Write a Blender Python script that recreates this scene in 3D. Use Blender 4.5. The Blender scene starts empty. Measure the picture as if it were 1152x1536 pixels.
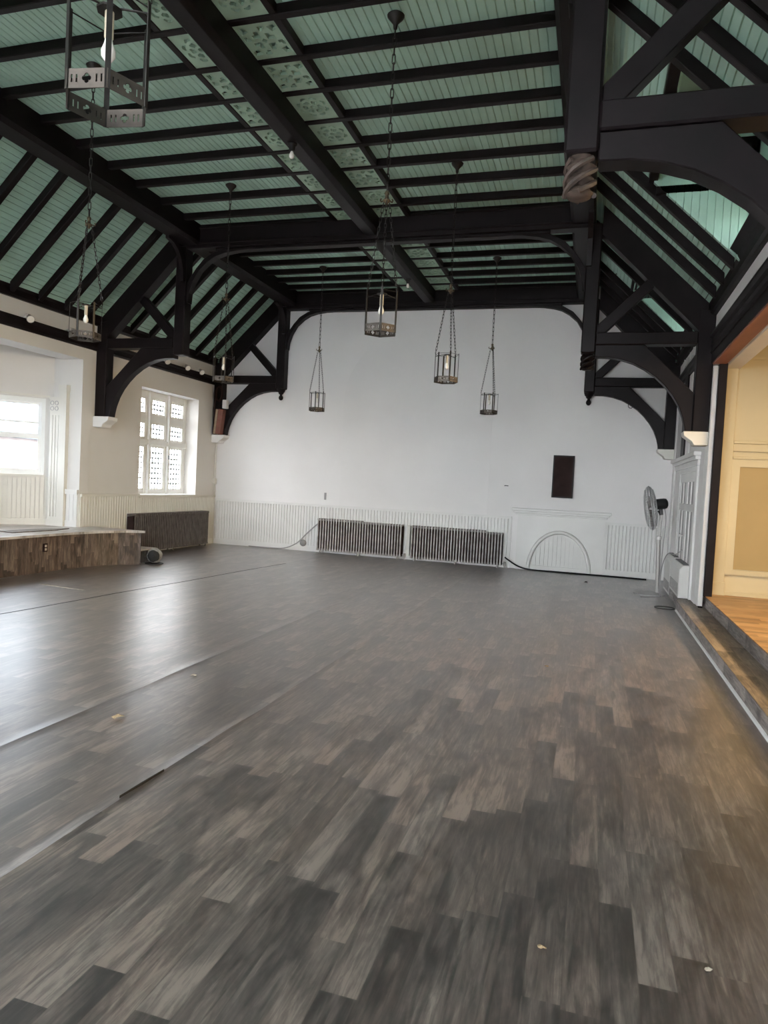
import bpy, bmesh, math, random
from mathutils import Vector, Matrix
random.seed(7)
PI = math.pi
S = bpy.context.scene
COL = S.collection

# ------------------------------------------------------------------ camera
EYE = 1.55
CAM = dict(f=1044.69, pitch=-.0414, yaw=.2891, roll=.051)
def setup_camera():
    cy, sy = math.cos(CAM['yaw']), math.sin(CAM['yaw']); cp, sp = math.cos(CAM['pitch']), math.sin(CAM['pitch'])
    fw = Vector((-sy*cp, cy*cp, sp)); rt = Vector((cy, sy, 0)); up = rt.cross(fw)
    c, s = math.cos(CAM['roll']), math.sin(CAM['roll'])
    xc = c*rt + s*up; yc = -s*rt + c*up
    m = Matrix((xc, yc, -fw)).transposed().to_4x4(); m.translation = (0, 0, EYE)
    cd = bpy.data.cameras.new('camera'); cd.sensor_fit = 'VERTICAL'; cd.sensor_height = 36; cd.sensor_width = 27
    cd.lens = 36*CAM['f']/1536; cd.clip_start = .02
    o = bpy.data.objects.new('camera', cd); COL.objects.link(o); o.matrix_world = m; S.camera = o
setup_camera()

# ------------------------------------------------------------------ world, lights, exposure
SKY = 9.0
W = bpy.data.worlds.new('overcast_sky'); S.world = W; W.use_nodes = True
_bg = W.node_tree.nodes['Background']; _bg.inputs[0].default_value = (.945, .968, 1, 1); _bg.inputs[1].default_value = SKY
S.view_settings.view_transform = 'Standard'; S.view_settings.look = 'None'
S.view_settings.gamma = 1; S.view_settings.use_curve_mapping = False
S.view_settings.exposure = 1.93
def area(name, loc, rot, sx, sy, power, color, portal=False):
    l = bpy.data.lights.new(name, 'AREA'); l.shape = 'RECTANGLE'; l.size = sx; l.size_y = sy; l.energy = power; l.color = color
    if portal: l.cycles.is_portal = True
    o = bpy.data.objects.new(name, l); COL.objects.link(o); o.location = loc; o.rotation_euler = rot; return o
# warm stage lighting batten hung high at the back of the stage
area('stage_light', (4.9, 7.0, 3.05), (0, math.radians(62), 0), .5, 2.6, 70, (1, .74, .40)).data.spread = math.radians(115)
# daylight portals in the window openings (light faces into the hall, local -Z)
area('portal', (-8.62, 12.18, 2.1), (0, -PI/2, 0), 2.0, 1.95, 1, (1, 1, 1), True)
area('portal', (-9.75, 7.5, 2.05), (0, -PI/2, 0), 1.4, 2.5, 1, (1, 1, 1), True)
area('portal', (-9.28, 9.27, 2.05), (0, -PI/2, -math.radians(43.6)), 1.35, 1.0, 1, (1, 1, 1), True)
area('portal', (-9.28, 5.73, 2.05), (0, -PI/2, math.radians(43.6)), 1.35, 1.0, 1, (1, 1, 1), True)
for _x in (-5.75, -3.35, -.95): area('portal', (_x, -3.55, 2.9), (PI/2, 0, PI), 1.7, 3.6, 1, (1, 1, 1), True)
area('portal', (-8.62, 1.2, 2.1), (0, -PI/2, 0), 2.0, 1.95, 1, (1, 1, 1), True)

# ------------------------------------------------------------------ materials
def mat(name, base, rough=.6, metal=0., var=.12, scale=3., bump=0., bscale=40., spec=.5, stretch=None):
    m = bpy.data.materials.new(name); m.use_nodes = True; nt = m.node_tree; b = nt.nodes['Principled BSDF']
    b.inputs['Roughness'].default_value = rough; b.inputs['Metallic'].default_value = metal
    b.inputs['Specular IOR Level'].default_value = spec
    tc = nt.nodes.new('ShaderNodeTexCoord'); mp = nt.nodes.new('ShaderNodeMapping'); nt.links.new(tc.outputs['Object'], mp.inputs[0])
    if stretch: mp.inputs['Scale'].default_value = stretch
    n = nt.nodes.new('ShaderNodeTexNoise'); n.inputs['Scale'].default_value = scale; n.inputs['Detail'].default_value = 5
    nt.links.new(mp.outputs[0], n.inputs['Vector'])
    r = nt.nodes.new('ShaderNodeValToRGB'); r.color_ramp.elements[0].position = .3; r.color_ramp.elements[1].position = .7
    r.color_ramp.elements[0].color = (*[c*(1-var) for c in base], 1); r.color_ramp.elements[1].color = (*[min(1, c*(1+var)) for c in base], 1)
    nt.links.new(n.outputs[0], r.inputs[0]); nt.links.new(r.outputs[0], b.inputs['Base Color'])
    if bump:
        n2 = nt.nodes.new('ShaderNodeTexNoise'); n2.inputs['Scale'].default_value = bscale; nt.links.new(mp.outputs[0], n2.inputs['Vector'])
        bp = nt.nodes.new('ShaderNodeBump'); bp.inputs['Strength'].default_value = bump; bp.inputs['Distance'].default_value = .01
        nt.links.new(n2.outputs[0], bp.inputs['Height']); nt.links.new(bp.outputs[0], b.inputs['Normal'])
    return m
def emit_mat(name, col, st):
    m = bpy.data.materials.new(name); m.use_nodes = True; b = m.node_tree.nodes['Principled BSDF']
    b.inputs['Base Color'].default_value = (*col, 1); b.inputs['Emission Color'].default_value = (*col, 1); b.inputs['Emission Strength'].default_value = st
    return m
def plank_mat(name, cols, width, length, swap=False, rough=.38, axis='xy', seams=False, grain=1.0, spec=.5):
    """vinyl sheet printed with wood planks running along the second axis"""
    m = bpy.data.materials.new(name); m.use_nodes = True; nt = m.node_tree; b = nt.nodes['Principled BSDF']; L = nt.links.new
    b.inputs['Specular IOR Level'].default_value = spec
    def M(op, a, c=None, d=None):
        n = nt.nodes.new('ShaderNodeMath'); n.operation = op
        for i, v in enumerate((a, c, d)):
            if v is None: continue
            if isinstance(v, (int, float)): n.inputs[i].default_value = v
            else: L(v, n.inputs[i])
        return n.outputs[0]
    def comb(x, y, z=0.):
        n = nt.nodes.new('ShaderNodeCombineXYZ')
        for i, v in enumerate((x, y, z)):
            if isinstance(v, (int, float)): n.inputs[i].default_value = v
            else: L(v, n.inputs[i])
        return n.outputs[0]
    def noise(vec, sc, det=4, dist=0., rgh=.55):
        n = nt.nodes.new('ShaderNodeTexNoise'); n.inputs['Scale'].default_value = sc; n.inputs['Detail'].default_value = det
        n.inputs['Distortion'].default_value = dist; n.inputs['Roughness'].default_value = rgh; L(vec, n.inputs['Vector']); return n.outputs[0]
    def white(vec):
        n = nt.nodes.new('ShaderNodeTexWhiteNoise'); n.noise_dimensions = '3D'; L(vec, n.inputs['Vector']); return n.outputs['Value']
    tc = nt.nodes.new('ShaderNodeTexCoord'); sp = nt.nodes.new('ShaderNodeSeparateXYZ'); L(tc.outputs['Object'], sp.inputs[0])
    ax = {'x': sp.outputs[0], 'y': sp.outputs[1], 'z': sp.outputs[2]}
    u, v = ax[axis[0]], ax[axis[1]]
    ui = M('FLOOR', M('DIVIDE', u, width)); off = M('MULTIPLY', white(comb(ui, 3.7)), length)
    vv = M('DIVIDE', M('ADD', v, off), length); vi = M('FLOOR', vv)
    rnd = white(comb(ui, vi, 1.3)); rnd2 = white(comb(ui, vi, 8.1))
    # grain along v, shifted per plank, with swirls around knots
    gv = comb(M('ADD', u, M('MULTIPLY', rnd, 7.)), M('ADD', v, M('MULTIPLY', rnd2, 11.)), rnd)
    mp = nt.nodes.new('ShaderNodeMapping'); mp.inputs['Scale'].default_value = (1, .075, 1); L(gv, mp.inputs[0])
    g1 = noise(mp.outputs[0], 52, 6, .8, .66)
    mp2 = nt.nodes.new('ShaderNodeMapping'); mp2.inputs['Scale'].default_value = (1, .26, 1); L(gv, mp2.inputs[0])
    g2 = noise(mp2.outputs[0], 9, 5, 1.5, .6)
    t = M('ADD', M('MULTIPLY', M('SUBTRACT', rnd, .5), .36), M('ADD', M('MULTIPLY', M('SUBTRACT', g1, .5), 1.85*grain), M('MULTIPLY', M('SUBTRACT', g2, .5), 1.35*grain)))
    t = M('ADD', t, .5)
    # fade from one end of each plank to the other, as printed on the sheet
    fr = M('SUBTRACT', vv, vi); t = M('ADD', t, M('MULTIPLY', M('SUBTRACT', fr, .5), -.30))
    r = nt.nodes.new('ShaderNodeValToRGB'); L(t, r.inputs[0]); e = r.color_ramp.elements
    e[0].position = .12; e[0].color = (*cols[0], 1); e[1].position = .9; e[1].color = (*cols[-1], 1)
    for i, c in enumerate(cols[1:-1]):
        q = e.new(.12+.78*(i+1)/(len(cols)-1)); q.color = (*c, 1)
    colr = r.outputs[0]
    # dark knots scattered along the boards
    vo = nt.nodes.new('ShaderNodeTexVoronoi'); vo.inputs['Scale'].default_value = 3.4; mp3 = nt.nodes.new('ShaderNodeMapping'); mp3.inputs['Scale'].default_value = (1, .55, 1); L(gv, mp3.inputs[0])
    wv = nt.nodes.new('ShaderNodeVectorMath'); wv.operation = 'ADD'; L(mp3.outputs[0], wv.inputs[0]); L(comb(M('MULTIPLY', M('SUBTRACT', g2, .5), .16), M('MULTIPLY', M('SUBTRACT', g1, .5), .12)), wv.inputs[1]); L(wv.outputs[0], vo.inputs['Vector'])
    kd = M('MAXIMUM', M('SUBTRACT', 1., M('DIVIDE', vo.outputs['Distance'], .20)), 0.)
    mk = nt.nodes.new('ShaderNodeMixRGB'); mk.blend_type = 'MULTIPLY'; L(M('MINIMUM', M('MULTIPLY', kd, 1.5*grain), .85), mk.inputs[0]); L(colr, mk.inputs[1]); mk.inputs[2].default_value = (.22, .2, .19, 1); colr = mk.outputs[0]
    # hue drift between greyer and browner planks
    mx = nt.nodes.new('ShaderNodeMixRGB'); mx.blend_type = 'MULTIPLY'; L(M('MULTIPLY', rnd2, .55), mx.inputs[0]); L(colr, mx.inputs[1]); mx.inputs[2].default_value = (1.0, .86, .78, 1)
    colr = mx.outputs[0]
    edge = M('MINIMUM', M('ABSOLUTE', M('SUBTRACT', M('DIVIDE', u, width), M('ROUND', M('DIVIDE', u, width)))), 1)
    line = M('LESS_THAN', edge, .018)
    mx2 = nt.nodes.new('ShaderNodeMixRGB'); mx2.blend_type = 'MULTIPLY'; L(M('MULTIPLY', line, .45), mx2.inputs[0]); L(colr, mx2.inputs[1]); mx2.inputs[2].default_value = (.3, .28, .27, 1)
    colr = mx2.outputs[0]
    h = M('ADD', M('MULTIPLY', g1, .12), M('MULTIPLY', line, -.12))
    if seams:
        def ridge(x0, w, slope=0.):
            d = M('ABSOLUTE', M('SUBTRACT', M('ADD', u, M('MULTIPLY', v, slope)), x0)); return M('POWER', M('MAXIMUM', M('SUBTRACT', 1., M('DIVIDE', d, w)), 0.), 2.)
        wob = M('MULTIPLY', noise(comb(0., v), .5, 2), .12)
        uu = u
        d3 = M('ABSOLUTE', M('SUBTRACT', M('ADD', u, wob), -2.96)); rd = M('POWER', M('MAXIMUM', M('SUBTRACT', 1., M('DIVIDE', d3, .09)), 0.), 2.)
        d4 = M('ABSOLUTE', M('SUBTRACT', M('ADD', u, wob), -1.98)); rd2 = M('POWER', M('MAXIMUM', M('SUBTRACT', 1., M('DIVIDE', d4, .07)), 0.), 2.)
        h = M('ADD', h, M('MULTIPLY', M('ADD', rd, rd2), 2.6))
        dark = M('LESS_THAN', M('ABSOLUTE', M('SUBTRACT', M('SUBTRACT', u, M('MULTIPLY', v, .085)), -6.26)), .016)
        mx3 = nt.nodes.new('ShaderNodeMixRGB'); L(dark, mx3.inputs[0]); L(colr, mx3.inputs[1]); mx3.inputs[2].default_value = (.015, .014, .014, 1); colr = mx3.outputs[0]
        big = noise(tc.outputs['Object'], 2.2, 3, .4); h = M('ADD', h, M('MULTIPLY', big, .3))
        L(M('ADD', rough-.05, M('MULTIPLY', noise(tc.outputs['Object'], 3.1, 4), .14)), b.inputs['Roughness'])
    else:
        b.inputs['Roughness'].default_value = rough
    L(colr, b.inputs['Base Color'])
    bp = nt.nodes.new('ShaderNodeBump'); bp.inputs['Strength'].default_value = .16 if seams else .35; bp.inputs['Distance'].default_value = .012
    if seams:
        b.inputs['Coat Weight'].default_value = 1.0; b.inputs['Coat Roughness'].default_value = .33; b.inputs['Coat IOR'].default_value = 1.75; L(bp.outputs[0], b.inputs['Coat Normal'])
    L(h, bp.inputs['Height']); L(bp.outputs[0], b.inputs['Normal'])
    return m
def glass_mat(name='window_glass', tint=(.95, .97, .97, 1)):
    m = bpy.data.materials.new(name); m.use_nodes = True; nt = m.node_tree; nt.nodes.clear()
    o = nt.nodes.new('ShaderNodeOutputMaterial'); t = nt.nodes.new('ShaderNodeBsdfTransparent'); t.inputs[0].default_value = tint
    g = nt.nodes.new('ShaderNodeBsdfGlossy'); g.inputs['Roughness'].default_value = .03
    mx = nt.nodes.new('ShaderNodeMixShader'); lw = nt.nodes.new('ShaderNodeLayerWeight'); pw = nt.nodes.new('ShaderNodeMath'); pw.operation = 'POWER'; pw.inputs[1].default_value = 5
    fr = nt.nodes.new('ShaderNodeMath'); fr.operation = 'MULTIPLY_ADD'; fr.inputs[1].default_value = .45; fr.inputs[2].default_value = .02
    nt.links.new(lw.outputs['Facing'], pw.inputs[0]); nt.links.new(pw.outputs[0], fr.inputs[0]); nt.links.new(fr.outputs[0], mx.inputs[0]); nt.links.new(t.outputs[0], mx.inputs[1]); nt.links.new(g.outputs[0], mx.inputs[2]); nt.links.new(mx.outputs[0], o.inputs[0])
    return m
M_TIMBER = mat('dark_stained_timber', (.0066, .0040, .0049), .46, var=.35, scale=5, bump=.10, bscale=18, spec=.20)
M_PALE = mat('pale_wood_strip', (.30, .22, .15), .6, var=.2, scale=9)
M_RAW = mat('bare_carved_wood', (.062, .042, .034), .6, var=.45, scale=18, bump=.3)
M_GREEN = mat('green_board_paint', (.43, .66, .565), .5, var=.07, scale=2.5)
M_PANEL = mat('pale_green_panel_paint', (.36, .52, .40), .55, var=.12, scale=5)
M_PLASTER = mat('white_plaster', (.745, .725, .72), .75, var=.035, scale=.9, bump=.07, bscale=6)
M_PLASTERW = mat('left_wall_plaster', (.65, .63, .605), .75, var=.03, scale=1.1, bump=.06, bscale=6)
M_WHITE = mat('white_gloss_paint', (.70, .69, .675), .42, var=.04, scale=2)
M_CREAMW = mat('cream_white_paint', (.66, .64, .59), .45, var=.05, scale=2)
M_FRAME = mat('window_frame_paint', (.78, .79, .78), .45, var=.03, scale=3)
M_GREYP = mat('grey_panel', (.42, .41, .405), .6, var=.12, scale=4)
M_YELLOW = mat('yellow_stage_paint', (.50, .425, .275), .5, var=.06, scale=1.4)
M_TAN = mat('tan_stage_panel', (.33, .235, .105), .6, var=.05, scale=2)
M_SOFFIT = mat('red_brown_board', (.30, .11, .065), .55, var=.3, scale=5, stretch=(1, .2, 1))
M_FLOOR = plank_mat('floor_vinyl', [(.019, .0142, .0135), (.054, .042, .038), (.106, .085, .075), (.205, .167, .145)], .117, .86, rough=.40, seams=True, spec=1.0)
M_PLATF = plank_mat('platform_vinyl', [(.034, .024, .0185), (.075, .055, .042), (.118, .089, .069), (.19, .148, .118)], .062, .7, axis='yz', rough=.45)
M_PLATT = plank_mat('platform_top_vinyl', [(.26, .24, .22), (.36, .335, .315), (.46, .43, .41), (.56, .53, .50)], .15, .9, rough=.35)  # vinyl print lightened to paint in the whitish reflection on the top
M_STEP = plank_mat('step_vinyl', [(.08, .073, .076), (.17, .155, .155), (.26, .24, .235), (.38, .35, .345)], .15, .9, axis='zy', rough=.42)
M_STEPT = plank_mat('step_tread_vinyl', [(.06, .05, .042), (.13, .105, .085), (.19, .155, .12), (.26, .215, .17)], .15, .9, rough=.42)
M_STAGE = plank_mat('stage_floor_boards', [(.13, .072, .034), (.25, .148, .068), (.33, .20, .095), (.42, .27, .14)], .09, 1.4, axis='yx', rough=.45, grain=.7)
M_IRON = mat('wrought_iron', (.028, .025, .023), .42, .6, var=.3, scale=20)
M_BRASS = mat('tarnished_brass', (.12, .095, .06), .38, .85, var=.3, scale=20)
M_BAND = mat('pierced_metal_band', (.075, .062, .052), .5, .5, var=.3, scale=14)
M_CANDLE = mat('candle_tube', (.50, .44, .33), .5, var=.05)
M_BULB = mat('unlit_white_bulb', (.82, .80, .75), .2, var=.02)
M_RAD = mat('radiator_bronze_paint', (.40, .38, .365), .45, .1, var=.3, scale=9)
M_RADD = mat('radiator_dark_paint', (.10, .085, .078), .45, .2, var=.35, scale=9)
M_BLACK = mat('black_plastic', (.010, .010, .011), .5, var=.2, spec=.3)
M_BOARD = mat('dark_brown_board', (.028, .016, .015), .85, var=.2, scale=6, spec=.15)
M_STEEL = mat('brushed_steel', (.52, .52, .52), .32, .9, var=.1, scale=20)
M_GPOLE = mat('grey_pole', (.40, .385, .37), .4, .4, var=.1)
M_GBASE = mat('grey_base', (.42, .42, .42), .45, .2, var=.1)
M_HEAT = mat('off_white_enamel', (.60, .59, .57), .4, var=.04)
M_GRILLE = mat('dark_grille', (.09, .085, .085), .5, .4, var=.2)
M_CABLE = mat('grey_cable', (.30, .29, .29), .5, var=.1)
M_LEAD = mat('window_lead', (.16, .165, .17), .6, .3, var=.1)
M_RED = mat('red_brown_plank', (.165, .06, .04), .5, var=.25, scale=9)
M_LEAF = mat('dry_leaf', (.26, .19, .11), .7, var=.3, scale=40)
M_SCRAP = mat('pale_scrap', (.42, .37, .30), .7, var=.1, scale=30)
M_BAG = mat('grey_wrap', (.30, .295, .29), .3, var=.45, scale=14, bump=.5, bscale=30)
M_BAGD = mat('black_wrap', (.012, .012, .013), .75, var=.4, scale=14, bump=.5, bscale=30)
M_GROUND = mat('outside_paving', (.22, .22, .22), .8)
M_BRICK = mat('outside_brick', (.46, .38, .34), .8, var=.2, scale=2)
M_SLATE = mat('outside_slate', (.10, .11, .13), .7, var=.2)
M_GLASS = glass_mat(); M_REARG = glass_mat('rear_glass', (.86, .87, .87, 1)); M_BAYG = glass_mat('bay_glass', (.50, .52, .54, 1)); M_LEADG = glass_mat('leaded_glass', (.95, .95, .95, 1)); M_DIMG = glass_mat('dimmed_dormer_glass', (.42, .43, .42, 1))  # dormer, bay and rear panes are tinted to hold back the daylight

# ------------------------------------------------------------------ mesh helpers
class MB:
    def __init__(self): self.v = []; self.f = []; self.sm = []
    def add(self, vs, fs, smooth=False):
        o = len(self.v); self.v += [tuple(p) for p in vs]; self.f += [tuple(i+o for i in q) for q in fs]; self.sm += [smooth]*len(fs); return self
    def box(self, x0, x1, y0, y1, z0, z1):
        vs = [(x, y, z) for z in (z0, z1) for y in (y0, y1) for x in (x0, x1)]
        return self.add(vs, [(0, 2, 3, 1), (4, 5, 7, 6), (0, 1, 5, 4), (2, 6, 7, 3), (0, 4, 6, 2), (1, 3, 7, 5)])
    def prism(self, poly, a0, a1, axis='y'):
        """poly in the two other axes (x,z for y; y,z for x; x,y for z)"""
        n = len(poly)
        def P(p, a): return (p[0], a, p[1]) if axis == 'y' else ((a, p[0], p[1]) if axis == 'x' else (p[0], p[1], a))
        ar = sum(poly[i][0]*poly[(i+1) % n][1]-poly[(i+1) % n][0]*poly[i][1] for i in range(n))
        if (ar < 0) ^ (axis == 'y'): poly = poly[::-1]
        vs = [P(p, a0) for p in poly]+[P(p, a1) for p in poly]
        fs = [tuple(range(n))[::-1], tuple(range(n, 2*n))]+[(i, (i+1) % n, n+(i+1) % n, n+i) for i in range(n)]
        return self.add(vs, fs)
    def beam(self, p, q, w, h, up=(0, 0, 1)):
        p, q = Vector(p), Vector(q); d = (q-p).normalized(); u = Vector(up); s = d.cross(u).normalized(); t = s.cross(d)
        vs = [c+s*a*w/2+t*b*h/2 for c in (p, q) for a, b in ((-1, -1), (1, -1), (1, 1), (-1, 1))]
        return self.add(vs, [(0, 1, 2, 3)[::-1], (4, 5, 6, 7), (0, 1, 5, 4), (1, 2, 6, 5), (2, 3, 7, 6), (3, 0, 4, 7)])
    def tube(self, pts, r, n=8, closed=False, cap=True):
        pts = [Vector(p) for p in pts]; m = len(pts); rings = []; pn = None
        for i, p in enumerate(pts):
            if closed: d = pts[(i+1) % m]-pts[i-1]
            else: d = pts[min(i+1, m-1)]-pts[max(i-1, 0)]
            d.normalize()
            if pn is None:
                a = Vector((0, 0, 1)) if abs(d.z) < .9 else Vector((1, 0, 0)); pn = d.cross(a).normalized()
            else:
                pn = (pn-d*pn.dot(d)).normalized()
            b = d.cross(pn); rr = r[i] if isinstance(r, (list, tuple)) else r
            rings.append([p+(pn*math.cos(2*PI*k/n)+b*math.sin(2*PI*k/n))*rr for k in range(n)])
        vs = [v for g in rings for v in g]; fs = []
        for i in range(m if closed else m-1):
            j = (i+1) % m
            fs += [(i*n+k, i*n+(k+1) % n, j*n+(k+1) % n, j*n+k) for k in range(n)]
        if cap and not closed: fs += [tuple(range(n))[::-1], tuple(range((m-1)*n, m*n))]
        return self.add(vs, fs, True)
    def lathe(self, prof, c, n=16, axis='z', mtx=None):
        vs = []; 
        for r, h in prof:
            for k in range(n):
                a = 2*PI*k/n; p = (r*math.cos(a), r*math.sin(a), h)
                if axis == 'y': p = (p[0], h, p[1])
                if axis == 'x': p = (h, p[0], p[1])
                p = Vector(p)
                if mtx: p = mtx @ p
                vs.append(p+Vector(c))
        m = len(prof); fs = [(i*n+k, i*n+(k+1) % n, (i+1)*n+(k+1) % n, (i+1)*n+k) for i in range(m-1) for k in range(n)]
        fs += [tuple(range(n))[::-1], tuple(range((m-1)*n, m*n))]
        return self.add(vs, fs, True)
    def build(self, name, m, parent=None, origin=None, bevel=0.):
        if origin is None:
            if parent is not None: origin = world_loc(parent)
            else:
                xs, ys, zs = zip(*self.v); origin = ((min(xs)+max(xs))/2, (min(ys)+max(ys))/2, min(zs))
        o0 = Vector(origin)
        me = bpy.data.meshes.new(name); me.from_pydata([Vector(p)-o0 for p in self.v], [], self.f); me.update()
        bm = bmesh.new(); bm.from_mesh(me); bmesh.ops.recalc_face_normals(bm, faces=bm.faces)
        for f, s in zip(bm.faces, self.sm): f.smooth = s
        bm.to_mesh(me); bm.free()
        me.materials.append(m)
        ob = bpy.data.objects.new(name, me); COL.objects.link(ob)
        if parent is not None: ob.parent = parent; ob.location = o0-world_loc(parent)
        else: ob.location = o0
        if any(self.sm) and not all(self.sm): pass
        if any(self.sm):
            md = ob.modifiers.new('edge', 'EDGE_SPLIT'); md.split_angle = math.radians(50)
        if bevel:
            b = ob.modifiers.new('bevel', 'BEVEL'); b.width = bevel; b.segments = 1; b.limit_method = 'ANGLE'; b.angle_limit = math.radians(40)
        return ob
def world_loc(o):
    v = Vector(o.location); p = o.parent
    while p is not None: v += Vector(p.location); p = p.parent
    return v
def empty(name, loc, label=None, cat=None, group=None):
    o = bpy.data.objects.new(name, None); COL.objects.link(o); o.location = loc; o.empty_display_size = .1
    if label: tag(o, label, cat, group)
    return o
def tag(o, label, cat, group=None):
    o['label'] = label; o['category'] = cat
    if group: o['group'] = group
    return o
def struct(o): o['kind'] = 'structure'; return o
def flat_shape(outlines, thick):
    """filled outline with holes, extruded (used for fretwork); returns verts, faces in xy with z thickness"""
    cu = bpy.data.curves.new('tmp', 'CURVE'); cu.dimensions = '2D'; cu.fill_mode = 'BOTH'; cu.extrude = thick/2
    for pts in outlines:
        s = cu.splines.new('POLY'); s.points.add(len(pts)-1); s.use_cyclic_u = True
        for p, q in zip(s.points, pts): p.co = (q[0], q[1], 0, 1)
    ob = bpy.data.objects.new('tmp', cu); COL.objects.link(ob)
    dg = bpy.context.evaluated_depsgraph_get(); dg.update()
    me = bpy.data.meshes.new_from_object(ob.evaluated_get(dg))
    vs = [tuple(v.co) for v in me.vertices]; fs = [tuple(p.vertices) for p in me.polygons]
    bpy.data.objects.remove(ob); bpy.data.curves.remove(cu); bpy.data.meshes.remove(me)
    return vs, fs
def circ(cx, cy, r, n=14, a0=0., a1=2*PI, close=False):
    k = n if not close else n-1
    return [(cx+r*math.cos(a0+(a1-a0)*i/k), cy+r*math.sin(a0+(a1-a0)*i/k)) for i in range(n)]
def copy_tree(o, parent=None):
    c = o.copy(); COL.objects.link(c); c.parent = parent
    for ch in [k for k in o.children]: copy_tree(ch, c)
    return c
def groove_poly(a0, a1, pitch, depth, gap):
    """list of (a, d) along a line from a0 to a1 with V grooves every pitch"""
    n = max(1, round((a1-a0)/pitch)); p = (a1-a0)/n; out = [(a0, 0.)]
    for i in range(1, n):
        a = a0+i*p; out += [(a-gap/2, 0.), (a-gap*.12, depth), (a+gap*.12, depth), (a+gap/2, 0.)]
    out.append((a1, 0.)); return out
ORD = ['first', 'second', 'third', 'fourth', 'fifth', 'sixth', 'seventh', 'eighth', 'ninth', 'tenth', 'eleventh', 'twelfth', 'thirteenth', 'fourteenth']

# ------------------------------------------------------------------ dimensions
D = 13.957; L = -8.149; R = 1.397; XC = (L+R)/2; YB = -3.2
ZC = 5.52
def uL(u): return L+u
def uR(u): return R-u
BAY0, BAY1 = 5.35, 9.62           # bay opening in the left wall
WY0, WY1, WZ0, WZ1 = 11.19, 13.15, 1.09, 3.12
PZ = .56                          # platform height

# ------------------------------------------------------------------ setting: floor, walls, ceiling
fl = MB(); fl.box(L-.2, 1.6, YB, D+.1, -.12, 0); FLOOR = struct(fl.build('floor', M_FLOOR, origin=(0, 0, 0)))
fl = MB(); fl.prism([(-6.26+.085*y+w+.012*math.sin(y*2.3), y) for w, ys in ((-.009, [4.4+.6*i for i in range(13)]), (.009, [11.6-.6*i for i in range(13)])) for y in ys], .0005, .002, 'z'); fl.build('sheet_seam', M_BLACK, FLOOR)
# back wall
b = MB(); b.box(L-.5, R+.5, D, D+.3, -.1, 5.9); struct(b.build('wall_back', M_PLASTER))
# left wall with window and bay openings
b = MB()
x0, x1 = L-.42, L
b.box(x0, x1, YB, .2, -.1, 4.3); b.box(x0, x1, .2, 2.2, -.1, WZ0); b.box(x0, x1, .2, 2.2, WZ1, 4.3); b.box(x0, x1, 2.2, BAY0, -.1, 4.3)
b.box(x0, x1, BAY0, BAY1, 3.33, 4.3); b.box(x0, x1, BAY1, WY0, -.1, 4.3)
b.box(x0, x1, WY0, WY1, -.1, WZ0); b.box(x0, x1, WY0, WY1, WZ1, 4.3); b.box(x0, x1, WY1, D+.1, -.1, 4.3)
struct(b.build('wall_left', M_PLASTERW))
# rear wall behind the camera; unseen windows added to light the back wall evenly
b = MB(); RW = [(-6.6, -4.9), (-4.2, -2.5), (-1.8, -.1)]; rz0, rz1 = 1.1, 4.7
xs_ = [L-.5]+[x for w in RW for x in w]+[R+5.5]
for i in range(0, len(xs_), 2): b.box(xs_[i], xs_[i+1], YB-.3, YB, -.1, 5.9)
for xa, xb in RW: b.box(xa, xb, YB-.3, YB, -.1, rz0); b.box(xa, xb, YB-.3, YB, rz1, 5.9)
struct(b.build('wall_rear', M_PLASTER))
for i, (xa, xb) in enumerate(RW):
    w = struct(empty('window_%d' % (20+i), ((xa+xb)/2, YB, rz0))); f = MB()
    f.box(xa, xa+.06, YB-.2, YB-.1, rz0, rz1); f.box(xb-.06, xb, YB-.2, YB-.1, rz0, rz1); f.box(xa+.06, xb-.06, YB-.2, YB-.1, rz0, rz0+.06); f.box(xa+.06, xb-.06, YB-.2, YB-.1, rz1-.06, rz1); f.box(xa+.06, xb-.06, YB-.2, YB-.1, 2.8, 2.85); f.build('frame', M_FRAME, w)
    f = MB(); f.box(xa+.06, xb-.06, YB-.16, YB-.154, rz0+.06, rz1-.06); f.build('pane', M_REARG, w)
# right wall: near part, header over the stage opening, far part with the door
SY0, SY1 = 4.35, 9.95
b = MB()
b.box(R, R+.16, YB, SY0, -.1, 4.3); b.box(R, R+.16, SY0, SY1, 3.3, 4.3)
b.box(R, R+.3, 10.12, D+.1, -.1, 4.3)
struct(b.build('wall_right', M_PLASTER))
# flat ceiling of grooved boards running down the hall
def grooved_sheet(p0, p1, y0, y1, pitch, thick, nrm):
    """boards running along y, on the line p0->p1 in (x,z); nrm = outward (upward) direction"""
    p0, p1, nrm = Vector(p0), Vector(p1), Vector(nrm); ln = (p1-p0).length; d = (p1-p0)/ln
    prof = [p0+d*a+nrm*g for a, g in groove_poly(0, ln, pitch, .012, .014)]
    up = [p1+nrm*thick, p0+nrm*thick]
    return [tuple(p) for p in prof+up]
def sheet_mesh(b, poly, y0, y1):
    n = len(poly); vs = [(p[0], y0, p[1]) for p in poly]+[(p[0], y1, p[1]) for p in poly]
    fs = [(i, (i+1) % n, n+(i+1) % n, n+i) for i in range(n)]
    up0, up1 = n-1, n-2
    # end caps as fans of quads between groove line and top edge
    fs += [tuple(range(n))[::-1], tuple(range(n, 2*n))]
    b.add(vs, fs)
b = MB(); sheet_mesh(b, grooved_sheet((-6.6, ZC), (-.15, ZC), 0, 0, .078, .1, (0, 1)), YB-.1, D+.1); struct(b.build('ceiling', M_GREEN, origin=(XC, 5, ZC)))
SL = .97
def zb(u): return 4.0+SL*u           # underside of the roof boards at distance u from the wall
nL = Vector((-SL, 1)).normalized(); nR = Vector((SL, 1)).normalized()
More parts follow.
